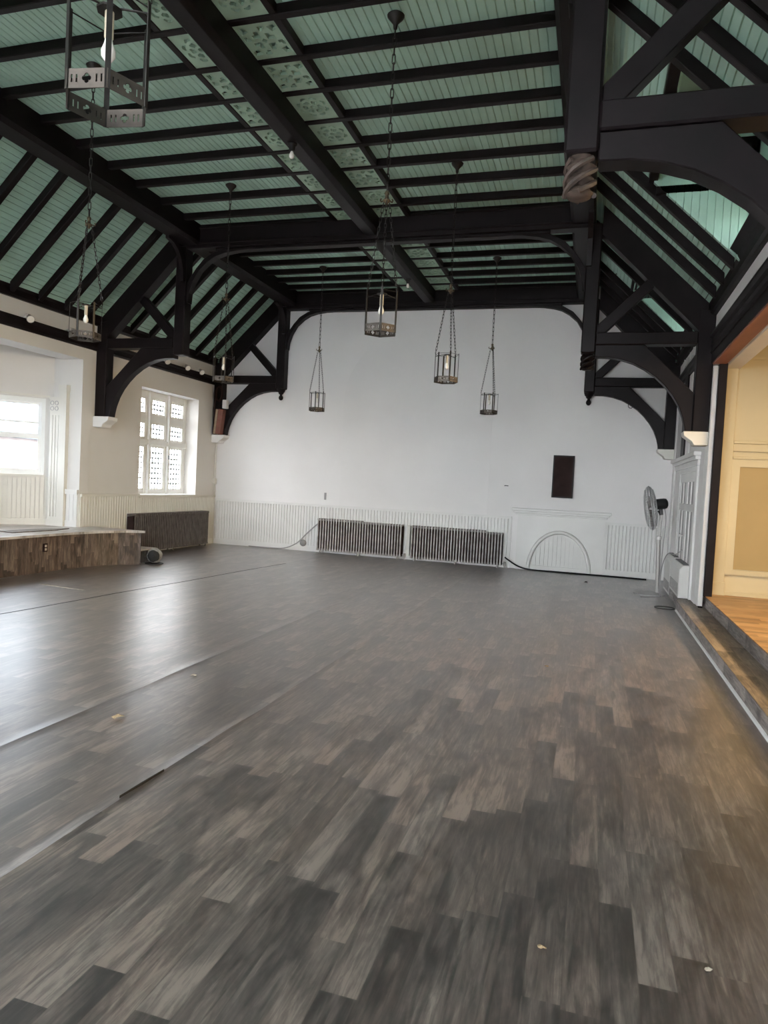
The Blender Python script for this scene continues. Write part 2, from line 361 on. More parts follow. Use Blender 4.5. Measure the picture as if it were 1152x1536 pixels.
b = MB(); sheet_mesh(b, grooved_sheet((L-.02, zb(-.02)), (uL(1.62), zb(1.62)), 0, 0, .078, .1, nL), YB-.1, D+.1); struct(b.build('ceiling_left', M_GREEN, origin=(L, 5, 4)))
DORM = [(5.80, 8.12, .97), (11.40, 12.30, .95), (-1.2, 1.2, .97)]         # dormer openings: y0, y1, u of the inner edge
b = MB(); full = grooved_sheet((R+.02, zb(-.02)), (uR(1.62), zb(1.62)), 0, 0, .078, .1, nR)
ys = YB-.1
for y0, y1, ui in sorted(DORM):
    sheet_mesh(b, full, ys, y0)
    sheet_mesh(b, grooved_sheet((uR(ui), zb(ui)), (uR(1.62), zb(1.62)), 0, 0, .078, .1, nR), y0, y1); ys = y1
sheet_mesh(b, full, ys, D+.1)
struct(b.build('ceiling_right', M_GREEN, origin=(R, 5, 4)))
# gable infill of the end walls above the slopes is covered by the wall itself

# dormers (structure): cheeks of upright boards, flat ceiling, window
def dormer(k, y0, y1, ui):
    zt = 5.30; xo = R+.04
    for side, y in (('near', y0), ('far', y1)):
        t = .05; ya, yb_ = (y, y+t) if side == 'near' else (y-t, y)
        bb = MB(); n = 13; xi = uR(ui)
        for i in range(n):     # upright boards with V joints
            xa, xb = xi+(xo-xi)*i/n+.003, xi+(xo-xi)*(i+1)/n-.003
            za, zb2 = zb(R-xa)-.02, zb(R-xb)-.02
            bb.prism([(xa, za), (xb, zb2), (xb, zt), (xa, zt)], ya, yb_)
        yc = ya+.012
        bb.prism([(xi, zb(ui)), (xo, zb(R-xo)), (xo, zt), (xi, zt)], *((ya, yb_-.012) if side == 'near' else (yc, yb_)))
        struct(bb.build('wall_dormer', M_GREEN))
    bb = MB(); bb.box(uR(ui)-.4, xo+.3, y0-.06, y1+.06, zt, zt+.06); struct(bb.build('ceiling_dormer', M_GREEN))
    w = struct(empty('window_%d' % k, ((xo+.03), (y0+y1)/2, 4.2)))
    zs = 4.24; zh = zs+.36; wy1 = y1-.12; wy0 = max(y0+.1, wy1-.75)
    o_ = MB(); o_.box(xo, xo+.07, y0, y1, 3.9, zs); o_.box(xo, xo+.07, y0, y1, zh, zt); o_.box(xo, xo+.07, y0, wy0, zs, zh); o_.box(xo, xo+.07, wy1, y1, zs, zh); struct(o_.build('wall_dormer', M_GREEN))
    f = MB(); f.box(xo+.01, xo+.06, wy0, wy0+.04, zs, zh); f.box(xo+.01, xo+.06, wy1-.04, wy1, zs, zh); f.box(xo+.01, xo+.06, wy0+.04, wy1-.04, zs, zs+.04); f.box(xo+.01, xo+.06, wy0+.04, wy1-.04, zh-.04, zh); f.build('frame', M_FRAME, w)
    g = MB(); g.box(xo+.03, xo+.036, wy0+.04, wy1-.04, zs+.04, zh-.04); g.build('pane', M_DIMG, w)
for i, d in enumerate(DORM): dormer(5+i, *d)
for y0, y1, ui in DORM: area('portal', (R+.16, y1-.5, 4.42), (0, PI/2, 0), .34, .7, 1, (1, 1, 1), True)

# wainscots of grooved boards
def wainscot(name, a0, a1, z1, plane, axis, inward, m, z0=.12):
    """boards upright on the wall plane; axis 'x' runs along the back wall, 'y' along a side wall"""
    prof = groove_poly(a0, a1, .066, .014, .022); t = .022
    pts = [(a, plane+inward*(t-g)) for a, g in prof]+[(a1, plane), (a0, plane)]
    bb = MB(); poly = pts if axis == 'x' else [(q, p) for p, q in pts]
    bb.prism(poly, z0, z1, 'z')
    i0, i1 = sorted((plane, plane+inward*.045)); j0, j1 = sorted((plane, plane+inward*.034))
    if axis == 'x': bb.box(a0, a1, i0, i1, z1, z1+.045); bb.box(a0, a1, j0, j1, 0, z0)
    else: bb.box(i0, i1, a0, a1, z1, z1+.045); bb.box(j0, j1, a0, a1, 0, z0)
    return struct(bb.build(name, m))
wainscot('trim_1', L+.02, -1.5, .97, D, 'x', -1, M_WHITE)
wainscot('trim_2', .27, R-.02, .97, D, 'x', -1, M_WHITE)
wainscot('trim_3', BAY1+.02, WY0-.0, 1.07, L, 'y', 1, M_CREAMW)
wainscot('trim_4', WY0, D-.05, 1.04, L, 'y', 1, M_CREAMW)
# shallow plaster scars of a blocked arch and a chimney breast on the back wall
b = MB(); b.box(-5.15, -2.0, D-.008, D, 1.02, 3.2)
arch = [(-3.58+1.58*math.cos(PI*i/24), 3.2+1.55*math.sin(PI*i/24)) for i in range(25)]
b.prism(arch, D-.008, D, 'y'); struct(b.build('trim_5', M_PLASTER))

# picture rail along the left wall, above the stage opening, along the right
def rail_prof(s): return [(0, 3.52), (.03, 3.52), (.045, 3.55), (.035, 3.58), (.035, 3.63), (.06, 3.66), (.06, 3.69), (0, 3.69)]
b = MB(); b.prism([(L+d, z) for d, z in rail_prof(1)], YB, D, 'y'); struct(b.build('trim_6', M_TIMBER))
b = MB(); b.prism([(R-d, z) for d, z in rail_prof(1)], YB, D, 'y'); struct(b.build('trim_7', M_TIMBER))

# ------------------------------------------------------------------ left window
def leaded_window(k, y0, y1):
    w = struct(empty('window_%d' % k, (L-.32, (y0+y1)/2, WZ0)))
    fx0, fx1 = L-.38, L-.29
    a0, a1 = y0+.03, y1-.0
    cols = [(y0+.10, y0+.56), (y0+.75, y0+1.21), (y0+1.40, y0+1.86)]
    rows = [(WZ0+.09, WZ0+.96), (WZ0+1.10, WZ0+1.42), (WZ0+1.58, WZ0+1.90)]
    f = MB(); f.box(fx0, fx1, y0, cols[0][0], WZ0, WZ1); f.box(fx0, fx1, cols[-1][1], y1, WZ0, WZ1)
    for c0, c1 in zip(cols, cols[1:]): f.box(fx0, fx1, c0[1], c1[0], WZ0, WZ1); f.box(fx1, fx1+.05, (c0[1]+c1[0])/2-.035, (c0[1]+c1[0])/2+.035, WZ0, WZ1)
    for c0, c1 in cols:
        f.box(fx0, fx1, c0, c1, WZ0, rows[0][0]); f.box(fx0, fx1, c0, c1, rows[-1][1], WZ1)
        for r0, r1 in zip(rows, rows[1:]): f.box(fx0, fx1, c0, c1, r0[1], r1[0])
    f.box(fx1, fx1+.04, y0, y1, (rows[0][1]+rows[1][0])/2-.05, (rows[0][1]+rows[1][0])/2+.05)
    f.build('frame', M_FRAME, w, bevel=.006)
    for c0, c1 in cols:
        for r0, r1 in rows:
            s = MB(); q = .028
            for (ya, yb, za, zb_) in ((c0, c0+q, r0, r1), (c1-q, c1, r0, r1), (c0+q, c1-q, r0, r0+q), (c0+q, c1-q, r1-q, r1)): s.box(fx0+.02, fx1-.01, ya, yb, za, zb_)
            sh = s.build('sash', M_FRAME, w)
            g = MB(); g.box(fx0+.04, fx0+.045, c0+q, c1-q, r0+q, r1-q); g.build('pane', M_LEADG, sh)
            ld = MB(); nr = 8 if r1-r0 > .6 else 3
            for i in range(1, 4): y = c0+q+(c1-c0-2*q)*i/4; ld.box(fx0+.033, fx0+.053, y-.012, y+.012, r0+q, r1-q)
            for i in range(1, nr): z = r0+q+(r1-r0-2*q)*i/nr; ld.box(fx0+.037, fx0+.049, c0+q, c1-q, z-.013, z+.013)
            ld.build('lead_lattice', M_LEAD, sh)
    lt = MB(); lt.box(fx1+.05, fx1+.075, y0+1.27, y0+1.30, WZ0+.72, WZ0+.80); lt.build('latch', M_LEAD, w)
    sl = MB(); sl.box(fx1, L+.015, y0, y1, WZ0-.02, WZ0+.012); sl.build('sill', M_FRAME, w)
leaded_window(1, WY0, WY1)
leaded_window(2, .2, 2.2)

# ------------------------------------------------------------------ bay with its windows
PB = [(-8.149, BAY1), (-8.74, BAY1+.03), (-9.60, 8.765), (-9.60, 6.205), (-8.74, 5.32), (-8.149, BAY0)]
WB = [None, (.12, 1.08, 1.39, 2.67), (.2, 2.36, 1.39, 2.67), (.12, 1.08, 1.39, 2.67), None]
def bay():
    names = ['wall_bay_far', 'wall_bay_canted', 'wall_bay_front', 'wall_bay_canted_near', 'wall_bay_near']
    kk = 8
    for i in range(5):
        p, q = Vector(PB[i]), Vector(PB[i+1]); d = (q-p); ln = d.length; d /= ln; n = Vector((-d.y, d.x))
        if n.dot(Vector((-8.9, 7.5))-p) > 0: n = -n          # n points outwards
        def bx(bb, s0, s1, t0, t1, z0, z1):
            vs = [(*(p+d*s+n*t), z) for z in (z0, z1) for s, t in ((s0, t0), (s1, t0), (s1, t1), (s0, t1))]
            bb.add(vs, [(0, 1, 2, 3), (4, 5, 6, 7), (0, 1, 5, 4), (1, 2, 6, 5), (2, 3, 7, 6), (3, 0, 4, 7)])
        bb = MB(); e = .08
        if WB[i]:
            s0, s1, z0, z1 = WB[i]
            bx(bb, -e, s0, 0, .2, 0, 3.6); bx(bb, s1, ln+e, 0, .2, 0, 3.6); bx(bb, s0, s1, 0, .2, 0, z0); bx(bb, s0, s1, 0, .2, z1, 3.6)
        else: bx(bb, 0, ln, 0, .2, 0, 3.6)
        struct(bb.build(names[i], M_PLASTERW))
        if WB[i]:
            # board dado under the window, base strip, head moulding
            tt = MB(); npl = int(ln/.07)
            for j in range(npl): bx(tt, .04+j*(ln-.08)/npl+.003, .04+(j+1)*(ln-.08)/npl-.003, -.018, 0, PZ+.1, 1.36)
            bx(tt, 0.02, ln-.02, -.03, 0, PZ, PZ+.1)
            struct(tt.build('trim_%d' % kk, M_CREAMW)); kk += 1
            nw = 1 if s1-s0 < 1.5 else 2
            for j in range(nw):
                a, c = s0+(s1-s0)*j/nw, s0+(s1-s0)*(j+1)/nw
                w = struct(empty('window_%d' % (8+i*2+j), (*(p+d*(a+c)/2+n*.1), z0)))
                f = MB(); bx(f, a, a+.05, .03, .15, z0, z1); bx(f, c-.05, c, .03, .15, z0, z1); bx(f, a+.05, c-.05, .03, .15, z0, z0+.05); bx(f, a+.05, c-.05, .03, .15, z1-.07, z1)
                f.build('frame', M_FRAME, w)
                st = MB(); bx(st, a-.02, c+.02, -.05, .03, z0-.03, z0+.005); bx(st, a-.06, c+.06, -.04, 0, z1+.02, z1+.05); st.build('sill', M_CREAMW, w)
                zm = z0+.64
                for (za, zb_, t0) in ((z0+.05, zm, .05), (zm, z1-.07, .09)):
                    s = MB(); bx(s, a+.05, a+.10, t0, t0+.04, za, zb_); bx(s, c-.10, c-.05, t0, t0+.04, za, zb_)
                    bx(s, a+.10, c-.10, t0, t0+.04, za, za+.045); bx(s, a+.10, c-.10, t0, t0+.04, zb_-.035, zb_)
                    if za > zm-.01: bx(s, a+.1, c-.1, t0, t0+.03, za+.22, za+.245)
                    sh = s.build('sash', M_FRAME, w)
                    g = MB(); bx(g, a+.10, c-.10, t0+.015, t0+.02, za+.045, zb_-.035); g.build('pane', M_BAYG, sh)
    c = MB(); pts = [(x, y) for x, y in PB]; c.prism([(-7.9-.249, BAY0-.2), (-8.2, BAY1+.2), (-8.8, BAY1+.2), (-9.9, 8.9), (-9.9, 6.1), (-8.8, 5.1)], 3.47, 3.56, 'z'); struct(c.build('ceiling_bay', M_PLASTERW))
    # fluted corner pilaster with a carved block on the far cheek of the bay
    y = BAY1-.0
    t = struct(empty('trim_20', (-8.5, y, PZ)))
    q = MB(); q.box(-8.735, -8.535, y-.05, y, PZ, 2.45); 
    for i in range(3): q.box(-8.715+i*.06, -8.69+i*.06+.015, y-.062, y-.05, PZ+.15, 2.40)
    q.box(-8.745, -8.525, y-.07, y, PZ, PZ+.12); q.box(-8.745, -8.525, y-.065, y, 2.66, 2.70); q.build('pilaster', M_CREAMW, t)
    q = MB(); q.box(-8.735, -8.535, y-.06, y, 2.45, 2.66); bl = q.build('carved_block', M_CREAMW, t)
    for i, j in ((0, 0), (0, 1), (1, 0), (1, 1)):
        q = MB(); q.tube([(-8.69+.09*i+.032*math.cos(2*PI*k/12), y-.06, 2.51+.09*j+.032*math.sin(2*PI*k/12)) for k in range(12)], .008, 5, closed=True); q.build('rosette', M_GREYP, bl)
    q = MB(); q.box(-8.535, -8.395, y-.075, y, PZ, 2.88); q.box(-8.545, -8.385, y-.09, y, 2.80, 2.90); q.build('side_post', M_CREAMW, t)
    q = MB()
    for i in range(3): q.box(-8.39+i*.075+.003, -8.39+(i+1)*.075-.003, y-.02, y, PZ+.1, 1.10)
    q.box(-8.395, -8.16, y-.03, y, PZ, PZ+.1); q.box(-8.395, -8.155, y-.045, y, 1.10, 1.18); q.build('dado', M_WHITE, t)
bay()

# ------------------------------------------------------------------ platform in the bay
plan = [(-7.60, 4.6), (-7.60, 7.6), (-7.595, 8.3), (-7.58, 8.8), (-7.50, 9.25), (-7.34, 9.62), (-7.13, 9.83), (-7.09, 9.86)]
pf = empty('platform', (-8.2, 7.6, 0), 'low curved-front platform clad in wood-look vinyl, in the left bay', 'platform')
back = [(-8.149, 9.9), (-8.149, BAY1+.0), (-8.72, BAY1), (-9.57, 8.76), (-9.57, 6.21), (-8.72, 5.34), (-8.149, BAY0), (-8.149, 4.6)]
b = MB(); b.prism(plan+back, 0, PZ-.035, 'z'); b.build('face', M_PLATF, pf, origin=(0, 0, 0))
out = [(x+.05, y+.03) if i > 3 else (x+.05, y) for i, (x, y) in enumerate(plan)]
b = MB(); b.prism(out+[(-8.149, 9.93)]+back[1:], PZ-.035, PZ, 'z'); b.build('top', M_PLATT, pf, origin=(0, 0, 0))
b = MB(); b.box(-7.60, -7.575, 8.255, 8.33, .30, .42); ou = b.build('outlet', M_BOARD, pf)
for z in (.335, .385):
    b = MB(); b.box(-7.575, -7.570, 8.275, 8.31, z-.017, z+.017); b.build('socket', M_SCRAP, ou)
# small step behind the platform end
st = empty('platform_step', (-7.45, 10.1, 0), 'low wooden step box between the platform end and left radiator', 'step')
b = MB(); b.box(-7.98, -7.24, 9.95, 10.45, 0, .20); b.build('riser_box', M_PLATF, st, origin=(0, 0, 0))
b = MB(); b.box(-7.98, -7.21, 9.94, 10.48, .20, .225); b.build('tread', M_PLATT, st, origin=(0, 0, 0))
# loose flattened strip lying on platform
b = MB(); b.prism([(-8.25, 8.1), (-7.95, 8.05), (-7.9, 8.9), (-8.0, 9.25), (-8.2, 8.8)], PZ, PZ+.012, 'z'); tag(b.build('vinyl_offcut', M_PLATF), 'loose offcut of wood-look vinyl lying flat on the bay platform', 'offcut')

# ------------------------------------------------------------------ fireplace
fp = empty('fireplace', (-.56, D, 0), 'blocked fireplace with white painted surround, mantel and arched boarded opening', 'fireplace')
b = MB(); cx, hw, hz = -.555, .60, .79
ell = [(cx-hw*math.cos(PI*i/28), .02+(hz-.02)*math.sin(PI*i/28)) for i in range(29)]
poly = [(-1.38, 0), (cx-hw, 0)]+ell+[(cx+hw, 0), (.265, 0), (.265, 1.07), (-1.38, 1.07)]
b.prism(poly, D-.07, D, 'y'); b.build('surround', M_WHITE, fp)
b = MB(); b.box(-1.50, .37, D-.17, D, 1.15, 1.20); b.box(-1.47, .34, D-.14, D, 1.11, 1.15); b.box(-1.42, .30, D-.10, D, 1.07, 1.11); b.build('mantel_shelf', M_WHITE, fp, bevel=.008)
b = MB(); b.tube([(cx-(hw-.02)*math.cos(PI*i/28), D-.075, .0+(hz-.025)*math.sin(PI*i/28)) for i in range(29)], .036, 8); b.build('arch_moulding', M_WHITE, fp)
b = MB(); nb = 15
for i in range(nb):
    xa, xb = cx-hw+.01+(2*hw-.02)*i/nb+.003, cx-hw+.01+(2*hw-.02)*(i+1)/nb-.003
    top = lambda x: max(.03, hz*math.sqrt(max(0, 1-((x-cx)/hw)**2))-.01)
    b.prism([(xa, 0), (xb, 0), (xb, top(xb)), (xa, top(xa))], D-.045, D-.02, 'y')
b.build('boarded_infill', M_WHITE, fp)
b = MB(); b.box(cx-hw+.03, cx+hw-.03, D-.055, D-.045, 0, .09); b.build('base_strip', M_WHITE, fp)

# dark board hung on the back wall
bd = empty('wall_board', (-.565, D, 1.44), 'dark brown rectangular board hung above the fireplace mantel', 'board')
b = MB(); b.box(-.765, -.365, D-.035, D, 1.437, 2.26); b.build('panel', M_BOARD, bd)
b = MB(); q = .022
for xa, xb, za, zb_ in ((-.765, -.765+q, 1.437, 2.26), (-.365-q, -.365, 1.437, 2.26), (-.765+q, -.365-q, 1.437, 1.437+q), (-.765+q, -.365-q, 2.26-q, 2.26)): b.box(xa, xb, D-.045, D-.035, za, zb_)
b.build('frame', M_BLACK, bd)

# ------------------------------------------------------------------ radiators
def radiator(name, label, a0, a1, axis, face, z0, z1, n, m, step=None, inv=1):
    """upright tube sections from a0 to a1; face = coordinate of the wall-side plane; depth .19 into the hall"""
    dep = .2
    cen = (a0+a1)/2
    root = empty(name, (cen, face-inv*dep/2, 0) if axis == 'x' else (face+inv*dep/2, cen, 0), label, 'radiator', 'ribbed column radiators along the walls')
    def P(a, t, z): return (a, face-inv*t, z) if axis == 'x' else (face+inv*t, a, z)
    sec = MB(); p = (a1-a0)/n
    for i in range(n):
        c = a0+(i+.5)*p; zt = z1-(step[1] if step and i >= step[0] else 0)
        for t in (.178,):
            sec.tube([P(c, t, z0+.05), P(c, t, z0+.09), P(c, t, zt-.06), P(c, t, zt-.01)], [p*.34, p*.27, p*.27, p*.34], 8)
        w = p*.30
        for za, zb_ in ((zt-.035, zt), (z0+.03, z0+.06)):
            v = [P(c-w, .01, za), P(c+w, .01, za), P(c+w, dep, za), P(c-w, dep, za), P(c-w, .01, zb_), P(c+w, .01, zb_), P(c+w, dep-.01, zb_), P(c-w, dep-.01, zb_)]
            sec.add(v, [(0, 1, 2, 3), (4, 5, 6, 7), (0, 1, 5, 4), (1, 2, 6, 5), (2, 3, 7, 6), (3, 0, 4, 7)])
    sec.build('column_sections', m, root)
    bk = MB(); v0 = [P(a0+.01, .015, z0+.03), P(a1-.01, .015, z0+.03), P(a1-.01, .145, z0+.03), P(a0+.01, .145, z0+.03), P(a0+.01, .015, z1-.05), P(a1-.01, .015, z1-.05), P(a1-.01, .145, z1-.05), P(a0+.01, .145, z1-.05)]
    bk.add(v0, [(0, 1, 2, 3), (4, 5, 6, 7), (0, 1, 5, 4), (1, 2, 6, 5), (2, 3, 7, 6), (3, 0, 4, 7)]); bk.build('gap_shade', M_BOARD, root)  # dark block added behind the columns, painting shade into the gaps
    # each foot a part of its own
    for c in (a0+p*1.5, cen, a1-p*1.5):
        for t in (.04, .17):
            f = MB(); f.tube([P(c, t, 0), P(c, t, .03), P(c, t, z0+.06)], [.022, .014, .013], 8); f.build('foot', m, root)
    v = MB(); e = a1+.05; v.tube([P(e-.05, .1, z0+.06), P(e, .1, z0+.06), P(e, .1, 0)], .014, 8); v.tube([P(e, .1, z0+.02), P(e, .1, z0+.1)], .026, 8); v.build('valve', m, root)
    return root
radiator('radiator', 'long ribbed radiator on the back wall beside the white cable', -5.56, -3.68, 'x', D-.03, .03, .735, 32, M_RAD, (17, .02))
radiator('radiator', 'long ribbed radiator on the back wall nearest the fireplace', -3.50, -1.63, 'x', D-.03, .02, .715, 32, M_RAD, (26, .03))
radiator('radiator', 'dark ribbed radiator on the left wall beneath the leaded window', 10.82, 13.38, 'y', L+.03, .02, .755, 44, M_RADD, None, 1)
b = MB(); b.box(-3.60, -3.535, D-.14, D-.03, .08, .70); tag(b.build('pipe_cover', M_CREAMW), 'narrow cream boxing between the two back-wall radiators', 'pipe cover')

# ------------------------------------------------------------------ roof trusses
ARCH_IN = [(1.48, 3.41), (1.31, 3.405), (1.15, 3.38), (.98, 3.325), (.83, 3.245), (.69, 3.145), (.57, 3.03), (.47, 2.91), (.385, 2.77), (.325, 2.62), (.295, 2.5), (.285, 2.43)]
BR_IN = [(2.72, 5.10), (2.53, 5.093), (2.33, 5.064), (2.17, 5.018), (2.03, 4.937), (1.88, 4.807), (1.77, 4.63), (1.71, 4.456), (1.695, 4.3)]
BR_OUT = [(1.672, 4.3), (1.672, 4.6), (1.73, 4.702), (1.83, 4.841), (1.96, 4.983), (2.14, 5.085), (2.3, 5.12), (2.72, 5.13)]
def truss(label, y0, y1, ends, near_face_only=False):
    yc = (y0+y1)/2; t = empty('roof_truss', (XC, yc, 2.43), label, 'roof truss', 'dark timber hammerbeam trusses')
    th = y1-y0
    ya, yb_ = y0+th*.12, y1-th*.12
    half = 1.67
    c = MB(); c.box(uL(half-.02), uR(half-.02), y0+.004, y1-.004, 5.15, ZC)
    c.box(uL(half), uR(half), y0-.025, y0, 5.44, 5.475); c.box(uL(half), uR(half), y0-.02, y0, 5.205, 5.235)
    c.box(uL(half+.5), uR(half+.5), ya, yb_, 5.10, 5.15)
    c.build('collar_beam', M_TIMBER, t, bevel=.01)
    for side, U in (('L', uL), ('R', uR)):
        def poly(pts, a0, a1, name, bev=.008, mt=None):
            q = MB(); q.prism([(U(u), z) for u, z in pts], a0, a1, 'y'); return q.build(name, mt or M_TIMBER, t, bevel=bev)
        poly([(0.002, 2.43), (.2, 2.43), (.2, 4.02), (.002, 4.0)], y0, y1, 'wall_post', .01)
        poly([(.2, 3.57), (1.485, 3.57), (1.485, 3.735), (.2, 3.735)], y0, y1, 'hammer_beam', .012)
        poly([(.2, 2.43), (.2, 2.93), (.85, 3.57), (1.485, 3.57)]+ARCH_IN, ya, yb_, 'arched_brace', .008)
        poly([(1.48, 3.46), (1.67, 3.46), (1.67, 5.2), (1.48, 5.2)], y0, y1, 'post', .015)
        poly([(.1, 3.735), (.19, 3.735), (1.48, 5.05), (1.48, zb(1.48)), (.2, zb(.2)), (.1, zb(.1))], y0+.006, y1-.006, 'principal_rafter', 0)
        poly([(1.37, 3.735), (1.48, 3.735), (1.48, 3.835), (.87, 4.435), (.78, 4.335)], ya+.02, yb_-.02, 'strut', .006)
        kb = [(0, 4.62), (0, 4.86), (-.055, 5.0), (-.16, 5.12), (-.30, 5.19), (-.48, 5.205), (-.48, 5.16), (-.34, 5.13), (-.22, 5.06), (-.13, 4.95), (-.075, 4.80), (-.055, 4.62)]
        ua, ub = sorted((U(1.60), U(1.665))); k = MB(); k.prism([(y0+a, z) for a, z in kb], ua, ub, 'x'); k.build('purlin_bracket', M_TIMBER, t)
        poly(BR_IN+BR_OUT, ya+.01, yb_-.01, 'collar_bracket', .004)
        k = MB(); k.prism([(U(0.0), 2.43), (U(.31), 2.43), (U(.30), 2.37), (U(.2), 2.30), (U(.17), 2.25), (U(0), 2.25)], y0-.03, y1+.02, 'y')
        k.build('corbel', M_CREAMW if side == 'R' else M_WHITE, t, bevel=.008)  # right corbels are creamier, with the yellow stage glow put into their colour
        e = ends[0 if side == 'L' else 1]; cx_ = U(1.575); w = .095
        if e == 'knob':
            q = MB(); q.lathe([(.001, 3.22), (.02, 3.222), (.042, 3.245), (.05, 3.275), (.042, 3.305), (.026, 3.325), (.026, 3.345), (.05, 3.36), (.055, 3.385), (.075, 3.40), (.095, 3.46)], (cx_, yc, 0), 14); q.build('pendant', M_TIMBER, t)
        if e == 'carved':
            q = MB(); prof = []
            for i in range(13):
                f = i/12; prof.append((.075+.016*math.sin(f*PI*6)-.012*(1-f), 3.24+.22*f))
            q.lathe([(.001, 3.235)]+prof, (cx_, yc, 0), 14); o = q.build('pendant', M_RAW if y0 < 6 else M_TIMBER, t)
            q = MB()
            for s in range(4): q.tube([(cx_+.082*math.cos(s*PI/2+i*.45), yc+.082*math.sin(s*PI/2+i*.45), 3.25+.19*i/9) for i in range(10)], .016, 6)
            q.build('carved_leaves', M_RAW if y0 < 6 else M_TIMBER, o)
    return t
truss('nearest dark roof truss, its carved bare-wood pendant hanging at upper right', 4.1, 4.3, ('carved', 'carved'))
truss('middle dark hammerbeam truss spanning the hall in front of the back wall truss', 9.92, 10.12, (None, 'carved'))
truss('dark hammerbeam truss set flat against the white back wall', 13.74, D-.002, ('knob', 'knob'))
truss('dark roof truss overhead behind the camera', -1.4, -1.2, ('carved', 'carved'))

# ridge beam, purlins, wall plates
b = MB(); b.prism([(-3.45, 5.20), (-3.30, 5.20), (-3.25, 5.25), (-3.25, ZC), (-3.50, ZC), (-3.50, 5.25)], YB, 13.72, 'y')
tag(b.build('ridge_beam', M_TIMBER, bevel=.004), 'long dark beam running down the middle of the flat ceiling', 'beam')
for nm, U in (('left', uL), ('right', uR)):
    b = MB(); b.prism([(U(1.585), 5.22), (U(1.60), 5.20), (U(1.86), 5.20), (U(1.90), 5.25), (U(1.90), ZC), (U(1.585), ZC)], YB, 13.73, 'y')
    tag(b.build('purlin', M_TIMBER), 'long dark purlin where the flat ceiling meets the %s roof slope' % nm, 'beam', 'long roof beams')
    b = MB(); b.prism([(U(0), 3.94), (U(.05), 3.94), (U(.075), 3.97), (U(.075), 4.05), (U(.1), 4.10), (U(.1), 4.12), (U(.18), 4.18), (U(0), 4.02)], YB, 13.73, 'y')
    tag(b.build('wall_plate', M_TIMBER), 'dark timber wall plate at the foot of the %s roof slope' % nm, 'beam', 'long roof beams')

# joists of the flat ceiling
J1 = [4.87, 5.444, 6.018, 6.56, 7.131, 7.703, 8.270, 8.86, 9.455]
J2 = [10.62, 11.19, 11.74, 12.27, 12.77, 13.27]
JW, JZ = .075, ZC-.09
jm = {}
def joist(x0, x1, y, label, group):
    key = (x0, x1)
    if key not in jm:
        q = MB(); q.prism([(y, JZ+.008), (y+.008, JZ), (y+JW-.008, JZ), (y+JW, JZ+.008), (y+JW, ZC), (y, ZC)], x0, x1, 'x'); jm[key] = (q.build('ceiling_joist', M_TIMBER), y); o = jm[key][0]
    else:
        o = jm[key][0].copy(); COL.objects.link(o); o.location.y += y-jm[key][1]
    tag(o, label, 'joist', group); return o
for sd, xa, xb in (('left', uL(1.90), -3.50), ('right', -3.25, uR(1.90))):
    for lst, wh, bay_ in ((J1, 'near bay', 'in front of the middle truss'), (J2, 'far bay', 'beyond the middle truss')):
        for i, y in enumerate(lst):
            k = ORD[len(lst)-1-i] if bay_.startswith('in') else ORD[i]
            joist(xa, xb, y, 'dark ceiling joist %s of the long centre beam, %s %s' % (sd, k, bay_), 'ceiling joists')
    for y in (2.6, 3.2, 3.75, .8, 1.4, 2.0): 
        pass
# rafters on the slopes
rm = {}
def rafter(U, sd, y, u0, u1, label):
    key = (sd, u0, u1); w = .085
    if key not in rm:
        q = MB(); q.prism([(U(u0), zb(u0)), (U(u1), zb(u1)), (U(u1), zb(u1)-.135), (U(u0), zb(u0)-.135)], y, y+w, 'y'); o = q.build('rafter', M_TIMBER, bevel=.006); rm[key] = (o, y)
    else:
        o = rm[key][0].copy(); COL.objects.link(o); o.location.y += y-rm[key][1]
    tag(o, label, 'rafter', 'roof slope rafters'); return o
RL1 = [4.83, 5.35, 5.87, 6.40, 6.92, 7.44, 7.96, 8.49, 9.02, 9.50]; RL2 = [10.63, 11.17, 11.69, 12.22, 12.74, 13.24]
RR1 = [4.72, 5.22, 5.715, 8.12, 8.70, 9.24]; RR2 = [10.68, 11.315, 12.30, 12.80, 13.25]
for sd, U, l1, l2 in (('left', uL, RL1, RL2), ('right', uR, RR1, RR2)):
    for i, y in enumerate(l1): rafter(U, sd, y, .12, 1.58, 'dark rafter on the %s roof slope, %s in front of the middle truss' % (sd, ORD[len(l1)-1-i]))
    for i, y in enumerate(l2): rafter(U, sd, y, .12, 1.58, 'dark rafter on the %s roof slope, %s beyond the middle truss' % (sd, ORD[i]))
# dormer framing timbers
for k, (y0, y1, ui) in enumerate(DORM[:2]):
    wh = 'nearer' if k == 0 else 'farther'
    fr = empty('dormer_frame', (uR(ui), (y0+y1)/2, zb(ui)), 'dark stud and tie framing inside the %s right-hand dormer' % wh, 'dormer frame', 'dormer frames')
    q = MB(); q.box(uR(ui)-.05, uR(ui)+.04, y0, y1, 4.93, 5.03); q.build('header', M_TIMBER, fr)
    ysd = [y0+.55, (y0+y1)/2+.1, y1-.09] if k == 0 else [y1-.08]
    for y in ysd:
        q = MB(); q.box(uR(ui)-.035, uR(ui)+.045, y, y+.08, 4.96 if y > y1-.2 else 4.80, 5.30); q.build('stud', M_TIMBER, fr)
        q = MB(); q.box(uR(ui)-.3, R, y, y+.07, 5.20, 5.30); q.build('tie', M_TIMBER, fr)
    q = MB(); q.box(uR(ui)+.03, R-.22, y1-.05, y1, 4.79, 4.87); q.build('cheek_rail', M_TIMBER, fr)
    q = MB(); q.box(R-.03, R+.04, y1-.05, y1, 4.2, 5.3); q.build('jamb', M_TIMBER, fr)

